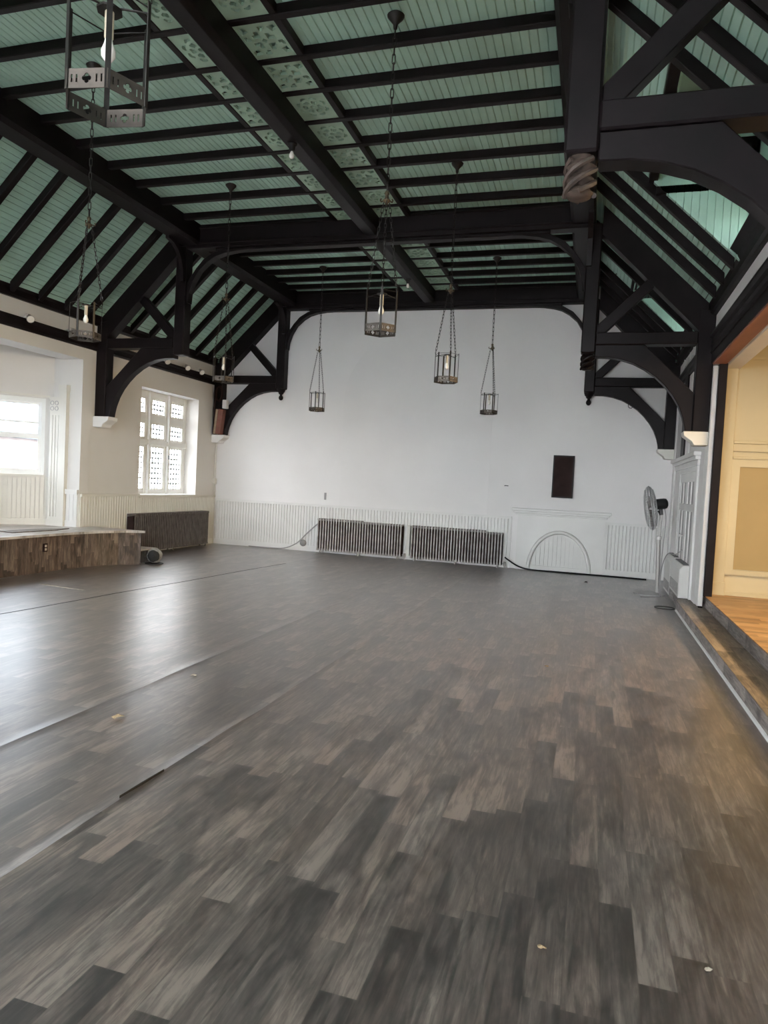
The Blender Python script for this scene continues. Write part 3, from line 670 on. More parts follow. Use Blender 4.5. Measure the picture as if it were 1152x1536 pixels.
# pierced tracery panels beside the centre beam
def tracery(kind, w, l):
    cx_, cy_ = 0, 0; h = [[(-w/2, -l/2), (w/2, -l/2), (w/2, l/2), (-w/2, l/2)]]
    if kind == 0:      # ring of petals round a small eye
        h.append(circ(0, 0, .026, 10))
        for k in range(6):
            a = k*PI/3; w_ = .36; h.append([(r*math.cos(a+d), r*math.sin(a+d)) for r, d in ((.050, -.30), (.072, -w_), (.098, -w_), (.108, -.2), (.098, 0), (.108, .2), (.098, w_), (.072, w_), (.050, .30), (.062, 0))])
        for k in range(8):
            a = k*PI/4+PI/8; rr = .178 if k % 2 == 0 or True else .16
            h.append([(r*math.cos(a+d), r*math.sin(a+d)) for r, d in ((.132, -.26), (.150, -.27), (.168, -.08), (.168, .08), (.150, .27), (.132, .26), (.138, 0))])
    else:              # fretwork of hooked squares
        for k in range(4):
            a = k*PI/2; c_, s_ = math.cos(a), math.sin(a)
            for P in ([(.012, .040), (.088, .040), (.088, .080), (.058, .080), (.058, .118), (.012, .118)], [(.118, .012), (.176, .012), (.176, .070), (.146, .070), (.146, .045), (.118, .045)], [(.098, .125), (.165, .095), (.178, .180), (.125, .180)]):
                h.append([(c_*x-s_*y, s_*x+c_*y) for x, y in P])
        h.append([(.03, 0), (0, .03), (-.03, 0), (0, -.03)])
    return flat_shape(h, .03)
pan_mesh = {}
def panel(xc, ya, yb_, kind, sgn, label):
    l = round(yb_-ya, 2); w = .40; yc = (ya+yb_)/2
    t = empty('tracery_panel', (xc, yc, 5.45), label, 'ceiling panel', 'pierced panels beside the centre beam')
    if kind not in pan_mesh:
        vs, fs = tracery(kind, w, .46); q = MB(); q.add([(x+xc, y+yc, z+5.46) for x, y, z in vs], fs); o = q.build('pierced_plate', M_PANEL, t); pan_mesh[kind] = o.data
    else:
        o = bpy.data.objects.new('pierced_plate', pan_mesh[kind]); COL.objects.link(o); o.parent = t
    o.scale = (1, (yb_-ya)/.46, 1)
    q = MB(); xb_ = xc+sgn*.235; q.box(xb_-.035, xb_+.035, ya+.002, yb_-.002, JZ+.006, ZC); q.build('batten', M_TIMBER, t, bevel=.006)
seq = [0, 1, 1, 0, 0, 1, 1, 0, 1, 0, 0]
for sd, sgn, xc in (('right', 1, -3.05), ('left', -1, -3.70)):
    for lst, where in ((J1+[9.92], 'in front of the middle truss'), ([10.12-JW]+J2+[13.74], 'beyond the middle truss')):
        n = len(lst)-1
        for i in range(n):
            k = ORD[n-1-i] if where.startswith('in') else ORD[i]
            kd = seq[(i+(0 if sd == 'right' else 3)+(4 if 'beyond' in where else 0)) % len(seq)]
            panel(xc, lst[i]+JW, lst[i+1], kd, sgn, 'pale green %s panel, %s of centre beam, %s %s' % ('rosette' if kd == 0 else 'fretwork', sd, k, where))

# small bulb holders under the centre beam
for y, lb in ((7.1, 'small dark bulb holder under the centre beam, in front of the middle truss'), (12.1, 'small dark bulb holder under the centre beam, beyond the middle truss')):
    t = empty('bulb_holder', (-3.37, y, 5.20), lb, 'light fitting', 'bulb holders under the centre beam')
    q = MB(); q.lathe([(.055, 5.20), (.055, 5.185), (.035, 5.17), (.032, 5.12), (.02, 5.115)], (-3.37, y, 0), 12); q.build('holder', M_BLACK, t)
    q = MB(); q.lathe([(.012, 5.118), (.02, 5.10), (.03, 5.075), (.026, 5.05), (.012, 5.038), (.001, 5.036)], (-3.37, y, 0), 12); q.build('bulb', M_BULB, t)

# ------------------------------------------------------------------ hanging lanterns
def chain_mb(p, q, link=.07, wid=.013, r=.0035):
    p, q = Vector(p), Vector(q); d = q-p; n = max(2, round(d.length/(link*.82))); d.normalize()
    a = d.cross(Vector((.3, .9, .1))).normalized(); bvec = d.cross(a); mb = MB(); step = (q-p).length/n
    for i in range(n):
        c = p+d*step*(i+.5); s = a if i % 2 else bvec; hl = link/2-wid
        pts = [c+d*(hl+wid*math.sin(t))+s*wid*math.cos(t) for t in (0, PI/4, PI/2, 3*PI/4, PI)]+[c-d*(hl+wid*math.sin(t))-s*wid*math.cos(t) for t in (0, PI/4, PI/2, 3*PI/4, PI)]
        mb.tube(pts, r, 5, closed=True)
    return mb
def make_lantern(label):
    """built at x=y=0 with its ceiling rose at z = ZC; all seven are copies"""
    t = empty('hanging_lantern', (0, 0, ZC), label, 'lantern', 'iron lanterns hung from the ceiling')
    Rr = .150; zb0, zb1, zt = 2.835, 2.90, 3.19
    corners = [(Rr*math.cos(k*PI/3), Rr*math.sin(k*PI/3)) for k in range(6)]
    # pierced hexagonal band
    hgt = zb1-zb0; w = Rr
    outl = [[(-w/2, -hgt/2), (w/2, -hgt/2), (w/2, hgt/2), (-w/2, hgt/2)]]
    quat = []
    for k in range(4): quat += [(.0085*math.cos(k*PI/2)+.0085*math.cos(k*PI/2-1.9+3.8*i/6), .0085*math.sin(k*PI/2)+.0085*math.sin(k*PI/2-1.9+3.8*i/6)) for i in range(7)]
    outl.append([(x, y) for x, y in quat])
    for x in (-.054, -.036, .036, .054): outl.append([(x-.003, -.013), (x+.003, -.013), (x+.003, .013), (x-.003, .013)])
    vs, fs = flat_shape(outl, .003); bm_ = MB()
    for k in range(6):
        a = k*PI/3+PI/6; ap = Rr*math.cos(PI/6); n = Vector((math.cos(a), math.sin(a), 0)); s = Vector((-math.sin(a), math.cos(a), 0))
        bm_.add([n*(ap+z)+s*x+Vector((0, 0, zb0+hgt/2+y)) for x, y, z in vs], fs)
    bm_.build('pierced_band', M_BAND, t)
    for k, (x, y) in enumerate(corners):
        q = MB(); a = k*PI/3; top = zt+(.012 if k % 2 == 0 else 0)
        q.beam((x*.99, y*.99, zb0), (x*.99, y*.99, top), .019, .004, up=(math.cos(a), math.sin(a), 0)); q.build('upright_bar', M_IRON, t)
    q = MB()
    for k in range(6):
        p0, p1 = corners[k], corners[(k+1) % 6]; q.tube([(p0[0]*.99, p0[1]*.99, zt-.012), (p1[0]*.99, p1[1]*.99, zt-.012)], .0025, 5)
    for k in range(3):
        p0 = corners[2*k]; q.tube([(p0[0]*.98, p0[1]*.98, zt-.03), (p0[0]*.35, p0[1]*.35, zt-.012), (0, 0, zt-.012)], .004, 5)
    q.lathe([(.045, zt-.020), (.045, zt-.012), (.02, zt-.004), (.001, zt-.004)], (0, 0, 0), 8); q.build('top_spider', M_IRON, t)
    q = MB(); q.lathe([(.016, zt-.02), (.016, zt-.11), (.013, zt-.115)], (0, 0, 0), 10); so = q.build('lamp_socket', M_CANDLE, t)
    q = MB(); q.lathe([(.012, zt-.113), (.016, zt-.13), (.025, zt-.155), (.024, zt-.175), (.012, zt-.192), (.001, zt-.195)], (0, 0, 0), 12); q.build('bulb', M_BULB, t)
    zh = 3.97
    for k in range(3):
        p0 = corners[2*k]; a = 2*k*PI/3; chain_mb((p0[0], p0[1], zt+.01), (.03*math.cos(a), .03*math.sin(a), zh-.02), .05, .009, .0028).build('side_chain', M_IRON, t)
    q = MB(); q.lathe([(.001, zh-.045), (.01, zh-.04), (.014, zh-.025), (.03, zh-.012), (.034, zh), (.018, zh+.012), (.014, zh+.04), (.022, zh+.055), (.014, zh+.075), (.001, zh+.08)], (0, 0, 0), 14)
    for k in range(3):
        a = 2*k*PI/3; q.tube([(.03*math.cos(a), .03*math.sin(a), zh), (.055*math.cos(a), .055*math.sin(a), zh-.005), (.062*math.cos(a), .062*math.sin(a), zh+.012), (.052*math.cos(a), .052*math.sin(a), zh+.022)], .006, 6)
    q.build('hub', M_BRASS, t)
    chain_mb((0, 0, zh+.075), (0, 0, ZC-.12), .085, .013, .0042).build('main_chain', M_IRON, t)
    q = MB(); q.lathe([(.005, ZC-.13), (.016, ZC-.12), (.02, ZC-.085), (.03, ZC-.07), (.07, ZC-.025), (.075, ZC-.012), (.06, ZC), (.001, ZC)], (0, 0, 0), 16); q.build('ceiling_rose', M_IRON, t)
    return t
LAN = [(-1.84, 5.79, 47.6, 'iron lantern hung nearest the middle of the photo, in front of the middle truss'),
       (-1.745, 2.135, 9.3, 'largest and nearest iron lantern, cut off by the top left edge'),
       (-4.96, 5.87, 40, 'iron lantern hanging before the left roof slope and picture rail'),
       (-1.83, 8.55, 58, 'iron lantern on three long chains, second along the right-hand row'),
       (-4.99, 8.64, 68, 'iron lantern hanging between the leaded window and the back wall corner'),
       (-1.81, 12.13, 62, 'small far iron lantern, last of the right-hand row near the back wall'),
       (-5.06, 12.23, 100, 'small far iron lantern, last of the left-hand row near the back wall')]
first = make_lantern(LAN[0][3])
for i, (x, y, a, lb) in enumerate(LAN):
    o = first if i == 0 else copy_tree(first)
    o.location = (x, y, ZC); o.rotation_euler.z = math.radians(a); o['label'] = lb

# ------------------------------------------------------------------ spotlights on the left picture rail
def make_spot(label):
    t = empty('spotlight', (L+.06, 0, 3.69), label, 'spotlight', 'small white spotlights on the left picture rail')
    q = MB(); q.lathe([(.035, 3.69), (.035, 3.705), (.02, 3.715)], (L+.05, 0, 0), 12); q.tube([(L+.05, 0, 3.71), (L+.06, 0, 3.76), (L+.10, 0, 3.75)], .008, 6); q.build('mount', M_CREAMW, t)
    dv = Vector((.72, -.45, -.53)).normalized(); rot = Vector((0, 0, 1)).rotation_difference(dv).to_matrix().to_4x4(); q = MB()
    q.lathe([(.02, -.07), (.03, -.05), (.034, 0), (.056, .05), (.056, .062), (.050, .062)], (L+.13, 0, 3.70), 16, mtx=rot); q.build('head', M_GREYP, t)
    q = MB(); q.lathe([(.001, .062), (.049, .0625), (.049, .065), (.001, .069)], (L+.13, 0, 3.70), 16, mtx=rot); q.build('lens', M_BULB, t)
    return t
SP = [(8.33, 'white spotlight on the left picture rail, farthest from the back wall'), (9.23, 'white spotlight on the left picture rail just before the middle truss'),
      (11.75, 'white spotlight on the left picture rail, just past the middle truss'), (12.45, 'white spotlight on the left rail above the leaded window, middle of three'), (12.98, 'white spotlight on the left rail above the leaded window, nearest back wall')]
s0 = make_spot(SP[0][1])
for i, (y, lb) in enumerate(SP):
    o = s0 if i == 0 else copy_tree(s0); o.location.y = y; o['label'] = lb

# brown plank, coil and wrap on the far left wall post
pk = empty('wall_bracket', (-7.9, 13.70, 2.43), 'red-brown plank bracket propped on the corbel in the back left corner', 'bracket')
q = MB(); q.beam((-7.945, 13.68, 2.44), (-7.885, 13.68, 2.98), .11, .14, up=(0, 1, 0)); q.build('plank', M_RED, pk)
q = MB(); q.beam((-8.03, 13.68, 2.44), (-7.985, 13.68, 2.98), .05, .13, up=(0, 1, 0)); q.build('side_strip', M_PALE, pk)
q = MB(); q.box(-7.86, -7.76, 13.62, 13.735, 3.0, 3.19); tag(q.build('junction_block', M_WHITE, bevel=.01), 'small white block on the wall post above the red-brown plank', 'block')
q = MB(); 
for r in range(3): q.tube([(-7.96+.075*math.cos(2*PI*k/20), 13.66-.015*r, 3.32+(.17-.01*r)*math.sin(2*PI*k/20)) for k in range(20)], .016, 6, closed=True)
q.tube([(-8.06, 13.68, 3.25), (-8.09, 13.68, 3.0), (-8.07, 13.68, 2.7), (-8.09, 13.68, 2.46)], .02, 6)
tag(q.build('cable_coil', M_BOARD), 'dark coil of cable hung on the back left corner post', 'cable')

# conduit in the back left corner
cd = empty('conduit', (L+.03, 13.88, 0), 'thin white conduit with junction box running up the back left corner', 'conduit')
q = MB(); q.tube([(L+.03, 13.88, 0.0), (L+.03, 13.88, 2.3)], .016, 8); q.build('pipe', M_CREAMW, cd)
q = MB(); q.box(L+.002, L+.055, 13.83, 13.93, 1.34, 1.46); q.build('junction_box', M_CREAMW, cd, bevel=.006)

# ------------------------------------------------------------------ right wall: door, casing, upper panel
dr = struct(empty('door_1', (R, 11.5, 0)))
f = MB(); xi = R-.03
f.box(xi, R, 12.42, 12.60, 0, 2.02); f.box(xi, R, 10.50, 10.66, .135, 2.02); f.box(xi, R, 10.66, 12.42, 1.94, 2.02)
f.box(R-.10, R, 10.42, 13.35, 2.15, 2.21); f.box(R-.07, R, 10.46, 13.30, 2.10, 2.15); f.box(R-.035, R, 10.48, 13.25, 2.02, 2.10); f.build('casing', M_WHITE, dr, bevel=.006)
for k, (a, c) in enumerate(((10.66, 11.54), (11.54, 12.42))):
    lf = MB(); q = .11
    for ya, yb_, za, zb_ in ((a, a+q, 0, 1.94), (c-q, c, 0, 1.94), (a+q, c-q, 0, .2), (a+q, c-q, 1.80, 1.94), (a+q, c-q, 1.36, 1.47), ((a+c)/2-.04, (a+c)/2+.04, .2, 1.80)): lf.box(R-.022, R, ya, yb_, max(za, .0), zb_)
    le = lf.build('door_leaf', M_WHITE, dr, bevel=.004)
    for ya, yb_ in ((a+q, (a+c)/2-.04), ((a+c)/2+.04, c-q)):
        for za, zb_, mm in ((.2, 1.36, M_GREYP), (1.47, 1.80, M_GREYP)):
            p = MB(); p.box(R-.008, R, ya, yb_, za, zb_); p.build('door_panel', mm, le)
kn = MB(); kn.lathe([(.012, 0), (.012, -.03), (.028, -.04), (.028, -.06), (.001, -.066)], (R-.022, 11.6, .98), 12, axis='x'); kn.build('door_knob', M_HEAT, dr)
# boards, dark post and white posts above the door cornice
t = MB()
for i in range(6): t.box(R-.02, R, 12.48+i*.15+.006, 12.48+(i+1)*.15-.006, 2.21, 3.50)
struct(t.build('trim_21', M_GREYP))
t = MB(); t.box(R-.05, R, 12.05, 12.46, 2.21, 3.52); struct(t.build('trim_22', M_TIMBER, bevel=.006))
t = MB(); t.box(R-.03, R, 13.42, 13.62, 0, 3.50); t.box(R-.03, R, 11.65, 12.03, 2.21, 3.50); struct(t.build('trim_23', M_WHITE, bevel=.006))
# peeling plaster flakes above the right picture rail
pl = MB(); random.seed(3)
for i in range(16):
    y = 10.5+i*.17; z = 3.71+random.random()*.08; x = R-.012; a = .13+random.random()*.05; h = .10+random.random()*.06; k = .004+.02*random.random()
    pl.prism([(y, z), (y+a, z+.02), (y+a*.8, z+h), (y+.02, z+h*.8)], x-k, x-k+.012, 'x')
tag(pl.build('peeling_plaster', M_WHITE), 'cracked and peeling white plaster along the right wall above picture rail', 'plaster')['kind'] = 'stuff'
random.seed(11)

# ------------------------------------------------------------------ stage
X2 = 1.49; SZ = .29
# lower step with its slanted end beside the heater
sp_ = empty('stage_step', (1.34, 7.4, 0), 'low vinyl-clad step running along the foot of the stage', 'step')
q = MB(); q.prism([(1.2, 3.6), (1.2, 10.35), (1.245, 10.5), (1.245, 11.75), (1.395, 11.75), (1.395, 10.12), (X2, 10.12), (X2, 3.6)], 0, .135, 'z'); q.build('riser', M_STEP, sp_, origin=(0, 0, 0))
q = MB(); q.prism([(1.195, 3.6), (1.195, 10.35), (1.24, 10.5), (1.24, 11.75), (1.395, 11.75), (1.395, 10.12), (X2, 10.12), (X2, 3.6)], .135, .142, 'z'); q.build('tread', M_STEPT, sp_, origin=(0, 0, 0))
q = MB(); q.prism([(1.182, 0), (1.2, 0), (1.2, .02), (1.188, .014)], 3.6, 10.3, 'y'); q.build('base_strip', M_WHITE, sp_)
# stage deck
sg = struct(empty('floor_stage', (3.5, 7, 0)))
q = MB(); q.box(X2, 6.2, 3.4, 10.4, -.05, SZ-.005); q.build('stage_front', M_STEP, sg, origin=(0, 0, 0))
q = MB(); q.box(X2-.012, 6.2, 3.4, 10.4, SZ-.005, SZ+.008); q.build('stage_deck', M_STAGE, sg, origin=(0, 0, 0))
# stage shell
q = MB(); q.box(6.2, 6.4, 3.3, 10.5, 0, 4.6); struct(q.build('wall_stage_back', M_YELLOW))
q = MB(); q.box(R+.16, 6.3, 3.5, 3.7, 0, 4.6); struct(q.build('wall_stage_near', M_YELLOW))
q = MB(); q.box(R+.16, 6.3, 3.5, 10.5, 4.1, 4.25); struct(q.build('ceiling_stage', M_YELLOW))
q = MB(); q.box(R+.3, 6.3, 10.12, 10.3, 0, 4.6); q.box(R+.155, R+.3, 10.12, 10.3, .135, 4.6); struct(q.build('wall_stage_side', M_YELLOW))
ys_ = 10.12
tr = struct(empty('trim_24', (2.5, ys_, SZ)))
q = MB(); q.box(1.56, 1.73, ys_-.05, ys_, SZ, 3.28); q.box(1.555, 1.745, ys_-.06, ys_, SZ, SZ+.18); q.build('pilaster', M_YELLOW, tr, bevel=.006)
q = MB(); q.box(1.73, 6.2, ys_-.05, ys_, 2.30, 2.34); q.box(1.73, 6.2, ys_-.035, ys_, 2.20, 2.30); q.box(1.73, 6.2, ys_-.055, ys_, 2.10, 2.13); q.build('cornice', M_YELLOW, tr, bevel=.005)
for x in (1.73, 3.2, 4.7):
    q = MB(); q.box(x, x+.10, ys_-.03, ys_, .645, 2.0); q.build('panel_stile', M_YELLOW, tr)
    q = MB(); q.box(x+.105, x+1.4, ys_-.008, ys_, .65, 2.0); q.build('tan_panel', M_TAN, tr)
q = MB(); q.box(1.73, 6.2, ys_-.032, ys_, .58, .645); q.box(1.73, 6.2, ys_-.03, ys_, 2.0, 2.10); q.box(1.73, 6.2, ys_-.02, ys_, SZ, SZ+.06); q.build('panel_rails', M_YELLOW, tr)
q = MB(); q.box(1.73, 6.2, ys_-.015, ys_, 3.40, 3.43); q.build('picture_rail', M_YELLOW, tr)
# dark jambs and header of the stage opening
q = MB(); q.box(R+.06, R+.16, SY1-.14, SY1+.0, .29, 3.3); q.box(R, R+.06, SY1-.14, SY1+.17, 0.142, 0.16)
struct(q.build('trim_25', M_TIMBER, bevel=.006))
q = MB(); q.box(R+.0, R+.06, SY1-.10, 10.12, .142, 3.28); struct(q.build('trim_26', M_WHITE, bevel=.01))
q = MB(); q.box(R-.02, R+.16, SY0-.15, SY0, .0, 3.3); struct(q.build('trim_27', M_TIMBER, bevel=.006))
q = MB(); q.box(R-.028, R, SY0-.1, 10.0, 3.31, 3.52); q.box(R-.045, R-.028, SY0-.1, 10.0, 3.44, 3.47); struct(q.build('trim_28', M_TIMBER))
q = MB(); q.box(R, R+.14, SY0, SY1-.14, 3.29, 3.30); q.box(R-.02, R, SY0, SY1-.14, 3.285, 3.31); struct(q.build('trim_29', M_SOFFIT))
q = MB(); q.box(R+.16, R+.36, SY0-.3, 10.12, 3.28, 3.62); struct(q.build('trim_30', M_WHITE, bevel=.01))

# ------------------------------------------------------------------ heaters beside the stage
def heater(label, x0, x1, y0, y1, z0, z1):
    t = empty('wall_heater', ((x0+x1)/2, (y0+y1)/2, z0), label, 'heater', 'off-white heaters by the right wall')
    q = MB(); q.prism([(x0, z0), (x1, z0), (x1, z1), (x0+.05, z1), (x0, z1-.06)], y0, y1, 'y'); q.build('casing', M_HEAT, t, bevel=.008)
    q = MB(); q.box(x0+.055, x1-.02, y0+.06, y1-.06, z1, z1+.006)
    for i in range(8): y = y0+.07+(y1-y0-.14)*i/7.; q.box(x0+.055, x1-.02, y-.006, y+.006, z1+.006, z1+.012)
    q.build('top_grille', M_GRILLE, t)
    q = MB()
    for i in range(7): z = z0+.05+i*.022; q.box(x0-.006, x0, y0+.05, y1-.05, z, z+.012)
    q.build('front_louvre', M_GREYP, t)
    return t
heater('off-white heater standing on the step end beside the stage opening', 1.235, 1.395, 10.58, 11.66, .142, .605)
heater('off-white heater standing on the floor behind the nearer heater', 1.25, 1.39, 11.85, 12.75, 0, .61)

# ------------------------------------------------------------------ pedestal fan
FX, FY = 1.05, 11.8
fan = empty('pedestal_fan', (FX, FY, 0), 'grey pedestal fan with caged head standing near the right wall', 'fan')
q = MB(); q.lathe([(.24, 0), (.24, .015), (.2, .03), (.06, .045), (.03, .06)], (FX-.09, FY, 0), 28); q.build('base', M_GBASE, fan)
q = MB(); q.tube([(FX+.028, FY, .03), (FX-.005, FY, .90)], .034, 14); q.build('pole', M_GPOLE, fan)
q = MB(); q.lathe([(.04, .88), (.04, .93), (.03, .935)], (FX, FY, 0), 14); q.tube([(FX, FY, .92), (FX+.01, FY, 1.28)], .022, 12); q.build('upper_pole', M_HEAT, fan)
tilt = Matrix.Rotation(math.radians(-9), 4, 'Y')     # disc axis along x, leaning
hc = Vector((.895, FY, 1.37)); mt = tilt
def FP(p): return hc+(mt @ Vector(p))
q = MB(); RF = .345
for h, r in ((-.085, .10), (-.08, .2), (-.06, .29), (0, RF), (.06, .29), (.08, .2), (.085, .10)):
    q.tube([FP((h, r*math.cos(2*PI*k/36), r*math.sin(2*PI*k/36))) for k in range(36)], .0045 if r < RF else .010, 5, closed=True)
for k in range(44):
    a = 2*PI*k/44; q.tube([FP((h, r*math.cos(a), r*math.sin(a))) for h, r in ((-.088, .05), (-.085, .15), (-.072, .25), (-.03, .335), (0, RF), (.03, .335), (.072, .25), (.085, .15), (.088, .06))], .0026, 4)
q.lathe([(.001, -.095), (.055, -.092), (.055, -.082), (.001, -.08)], hc, 16, axis='x', mtx=mt); q.build('cage', M_STEEL, fan)
for k in range(3):
    q = MB(); a = 2*PI*k/3+.4; vs = []
    for i in range(6):
        r = .05+.25*i/5; wv = .05+.07*math.sin(PI*min(1, .25+i/6.)); 
        for s in (-1, 1):
            for dz in (-.003, .003): vs.append(FP((.03*s+dz, r*math.cos(a+s*wv/r*.5), r*math.sin(a+s*wv/r*.5))))
    fs = []
    for i in range(5):
        o = i*4; n = o+4; fs += [(o, o+2, n+2, n), (o+1, n+1, n+3, o+3), (o, n, n+1, o+1), (o+2, o+3, n+3, n+2)]
    fs += [(0, 1, 3, 2), (20, 22, 23, 21)]; q.add(vs, fs, True); q.build('blade', M_GPOLE, fan)
q = MB(); mt2 = Matrix.Rotation(math.radians(-9), 4, 'Y'); q.lathe([(.001, .06), (.05, .065), (.085, .09), (.085, .20), (.075, .235), (.04, .255), (.001, .26)], hc+Vector((0, 0, .05)), 18, axis='x', mtx=mt2); q.build('motor', M_BLACK, fan)
q = MB(); q.tube([(FX+.01, FY, 1.27), (FX-.005, FY, 1.36)], .03, 10); q.tube([(FX-.04, FY-.04, 1.33), (FX-.01, FY, 1.29)], .015, 8); q.build('neck', M_GRILLE, fan)
def cable(name, pts, r, m, label, cat='cable', n=6, parent=None):
    P = [Vector(p) for p in pts]; out_ = []
    for i in range(len(P)-1):
        p0, p1, p2, p3 = P[max(i-1, 0)], P[i], P[i+1], P[min(i+2, len(P)-1)]
        for k in range(6):
            t = k/6; out_.append(.5*((2*p1)+(-p0+p2)*t+(2*p0-5*p1+4*p2-p3)*t*t+(-p0+3*p1-3*p2+p3)*t**3))
    out_.append(P[-1]); q = MB(); q.tube(out_, r, n); o = q.build(name, m, parent)
    if label: tag(o, label, cat)
    return o
cable('power_cord', [(1.10, FY+.03, 1.40), (1.135, FY+.02, 1.2), (1.12, FY+.02, .8), (1.10, FY-.05, .4), (1.09, FY-.1, .15), (1.07, FY-.2, .012), (.95, FY-.35, .008), (.80, FY-.45, .008)], .006, M_CABLE, None, parent=fan)
cable('heater_cord', [(1.10, FY-.28, .008), (1.09, FY-.20, .25), (1.12, FY-.1, .5), (1.20, FY+.05, .66), (1.30, FY-.1, .67), (1.36, FY-.3, .76)], .008, M_CABLE, 'dark cord looping from the floor over the heaters beside the fan')
q = MB(); q.tube([(1.06+.13*math.cos(2*PI*k/28), 10.42+.12*math.sin(2*PI*k/28), .01) for k in range(28)], .008, 6, closed=True); tag(q.build('cord_loop', M_GRILLE), 'small dark loop of cord on the floor at the step end', 'cable')

# cables along the back wall
cable('white_cable', [(-7.2, D-.09, .012), (-6.7, D-.10, .012), (-6.35, D-.09, .03), (-6.05, D-.11, .16), (-5.85, D-.11, .36), (-5.68, D-.11, .52), (-5.58, D-.08, .62)], .013, M_CABLE, 'pale cable rising along the back wall to the left radiator')
cable('black_cord', [(-1.57, D-.22, .22), (-1.50, D-.21, .17), (-1.3, D-.20, .06), (-1.05, D-.20, .016), (-.6, D-.20, .014), (0, D-.2, .014), (.6, D-.2, .014), (1.05, D-.24, .014)], .016, M_BLACK, 'black cord running along the floor in front of the fireplace')
q = MB(); q.lathe([(.07, 0), (.075, -.02), (.05, -.05), (.001, -.055)], (-5.93, D-.022, .17), 16, axis='y'); o = tag(q.build('round_outlet', M_CABLE), 'round grey outlet on the wainscot beside the pale cable', 'outlet')
q = MB(); q.box(-5.50, -5.46, D-.02, D, 1.02+.11, 1.02+.26); tag(q.build('wall_switch', M_CABLE), 'small grey switch plate on the back wall above the wainscot', 'switch')
q = MB(); q.tube([(-1.68, D, 1.62), (-1.66, D-.05, 1.625), (-1.60, D-.05, 1.62)], .008, 6); tag(q.build('wall_hook', M_BLACK), 'tiny dark hook on the back wall left of the board', 'hook')
q = MB(); q.tube([(.54, D-.09, 3.26+.05), (.54, D-.09, 3.22), (.56, D-.09, 3.19), (.60, D-.09, 3.185), (.62, D-.09, 3.21)], .007, 6); q.tube([(.54, D, 3.31), (.54, D-.09, 3.31)], .007, 6); tag(q.build('arch_hook', M_BLACK), 'small dark hook on the back wall under the right truss arch', 'hook')

# ------------------------------------------------------------------ things on the floor
bg = empty('wrapped_bundle', (-7.0, 10.12, 0), 'round grey and black wrapped bundle on the floor beside the platform', 'bundle')
q = MB(); vs = []; n1, n2 = 10, 18; random.seed(5)
prof = []
for i in range(n1+1):
    a = -PI/2+PI*i/n1; prof.append((max(.001, .125*math.cos(a)), .135+.125*math.sin(a)))
q.lathe(prof, (-7.0, 10.12, 0), n2); q.v = [(x+random.uniform(-.009, .009), y+random.uniform(-.009, .009), max(.012, z+random.uniform(-.008, .008))) for x, y, z in q.v]; q.build('wrap', M_BAG, bg)
q = MB(); q.lathe([(.001, -.026), (.05, -.020), (.085, -.002), (.098, .02), (.06, .05)], (-6.955, 10.02, .135), 16, axis='y', mtx=Matrix.Rotation(math.radians(25), 4, 'Z')); q.v = [(x+random.uniform(-.006, .006), y, z+random.uniform(-.008, .008)) for x, y, z in q.v]; q.build('dark_face', M_BAGD, bg)
q = MB(); q.lathe([(.15, 0), (.15, .012), (.09, .02), (.001, .02)], (-6.99, 10.10, 0), 20); q.build('foot', M_BLACK, bg)
def scrap(name, label, cat, x, y, s, m, rz, seed, h=.012):
    random.seed(seed); q = MB(); n = 9; top = []
    for k in range(n):
        a = 2*PI*k/n; r = s*(.55+.45*abs(math.cos(a)))*random.uniform(.75, 1.1); top.append((x+r*math.cos(a+rz), y+r*.8*math.sin(a+rz), random.uniform(.004, h)))
    vs = top+[(p[0], p[1], p[2]-.003) for p in top]+[(x, y, h*1.2), (x, y, h*1.2-.003)]
    fs = [(k, (k+1) % n, 2*n) for k in range(n)]+[((k+1) % n+n, k+n, 2*n+1) for k in range(n)]+[(k, k+n, (k+1) % n+n, (k+1) % n) for k in range(n)]
    q.add(vs, fs); tag(q.build(name, m), label, cat)
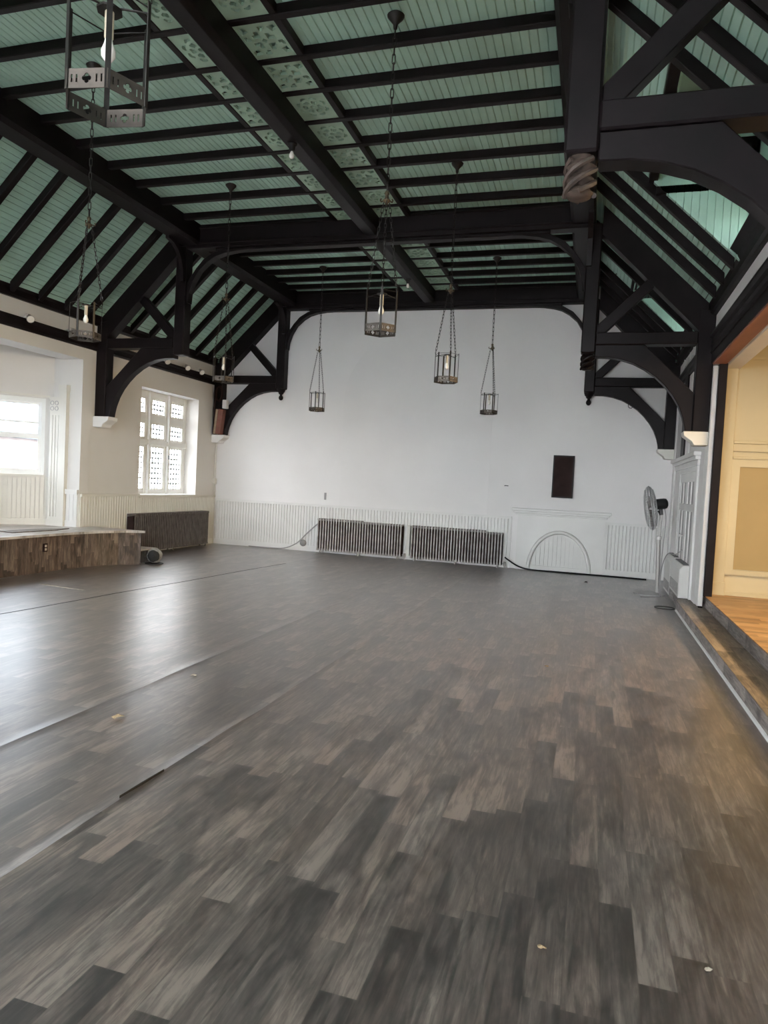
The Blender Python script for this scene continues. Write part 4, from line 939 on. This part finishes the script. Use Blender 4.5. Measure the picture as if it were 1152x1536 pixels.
scrap('dry_leaf', 'curled brown dry leaf on the floor at left', 'leaf', -2.75, 3.66, .045, M_LEAF, .3, 1, .022)
scrap('paper_scrap', 'tiny white paper scrap on the floor beyond the dry leaf', 'scrap', -2.84, 4.66, .025, M_SCRAP, 0, 2, .015)
scrap('wood_chip', 'pale chip on the floor at bottom right', 'scrap', .46, 2.47, .015, M_SCRAP, .7, 3, .008)
scrap('bark_crumb', 'small brown crumb on the floor left of the pale chip', 'scrap', -.07, 2.385, .017, M_LEAF, .2, 4, .008)
scrap('dust_clump', 'small pale speck on the floor, middle distance, centre', 'scrap', -1.197, 6.96, .03, M_SCRAP, .1, 6, .01)
scrap('dark_crumb', 'tiny dark crumb on the floor before the fireplace', 'scrap', -.02, 12.6, .03, M_BLACK, .1, 7, .02)
scrap('grey_crumb', 'small grey crumb on the floor at right middle distance', 'scrap', -.296, 6.29, .022, M_LEAF, .1, 8, .01)

q = MB(); q.prism([(-6.84, 7.40), (-6.42, 7.355), (-6.08, 7.335), (-6.42, 7.385), (-6.82, 7.43)], .001, .006, 'z'); tag(q.build('vinyl_flap', M_SCRAP), 'pale torn edge of the vinyl sheet on the floor before the platform', 'tear')
# lifted tear in the floor sheet
q = MB(); q.prism([(-2.052, 2.76), (-2.042, 2.93), (-2.04, 3.10), (-2.05, 2.93)], 0, .012, 'z'); tag(q.build('vinyl_tear', M_BLACK), 'narrow lifted tear in the vinyl floor sheet, lower left', 'tear')

# ------------------------------------------------------------------ outside
q = MB(); q.box(-60, 60, -60, 60, -1.4, -1.2); struct(q.build('ground', M_GROUND))
nb_ = empty('neighbour_building', (-24, 13, -1.2), 'brick building faintly seen outside through the bay window', 'building')
q = MB(); q.box(-28, -22, 6, 26, -1.2, 2.6); q.build('wall', M_BRICK, nb_)
q = MB(); q.prism([(-28.3, 2.6), (-21.7, 2.6), (-25, 4.6)], 5.7, 26.3, 'y'); q.build('roof', M_SLATE, nb_)
for i in range(5):
    q = MB(); q.box(-22, -21.95, 8+i*3.6, 9.2+i*3.6, .0, 1.6); q.build('window', M_FRAME, nb_)
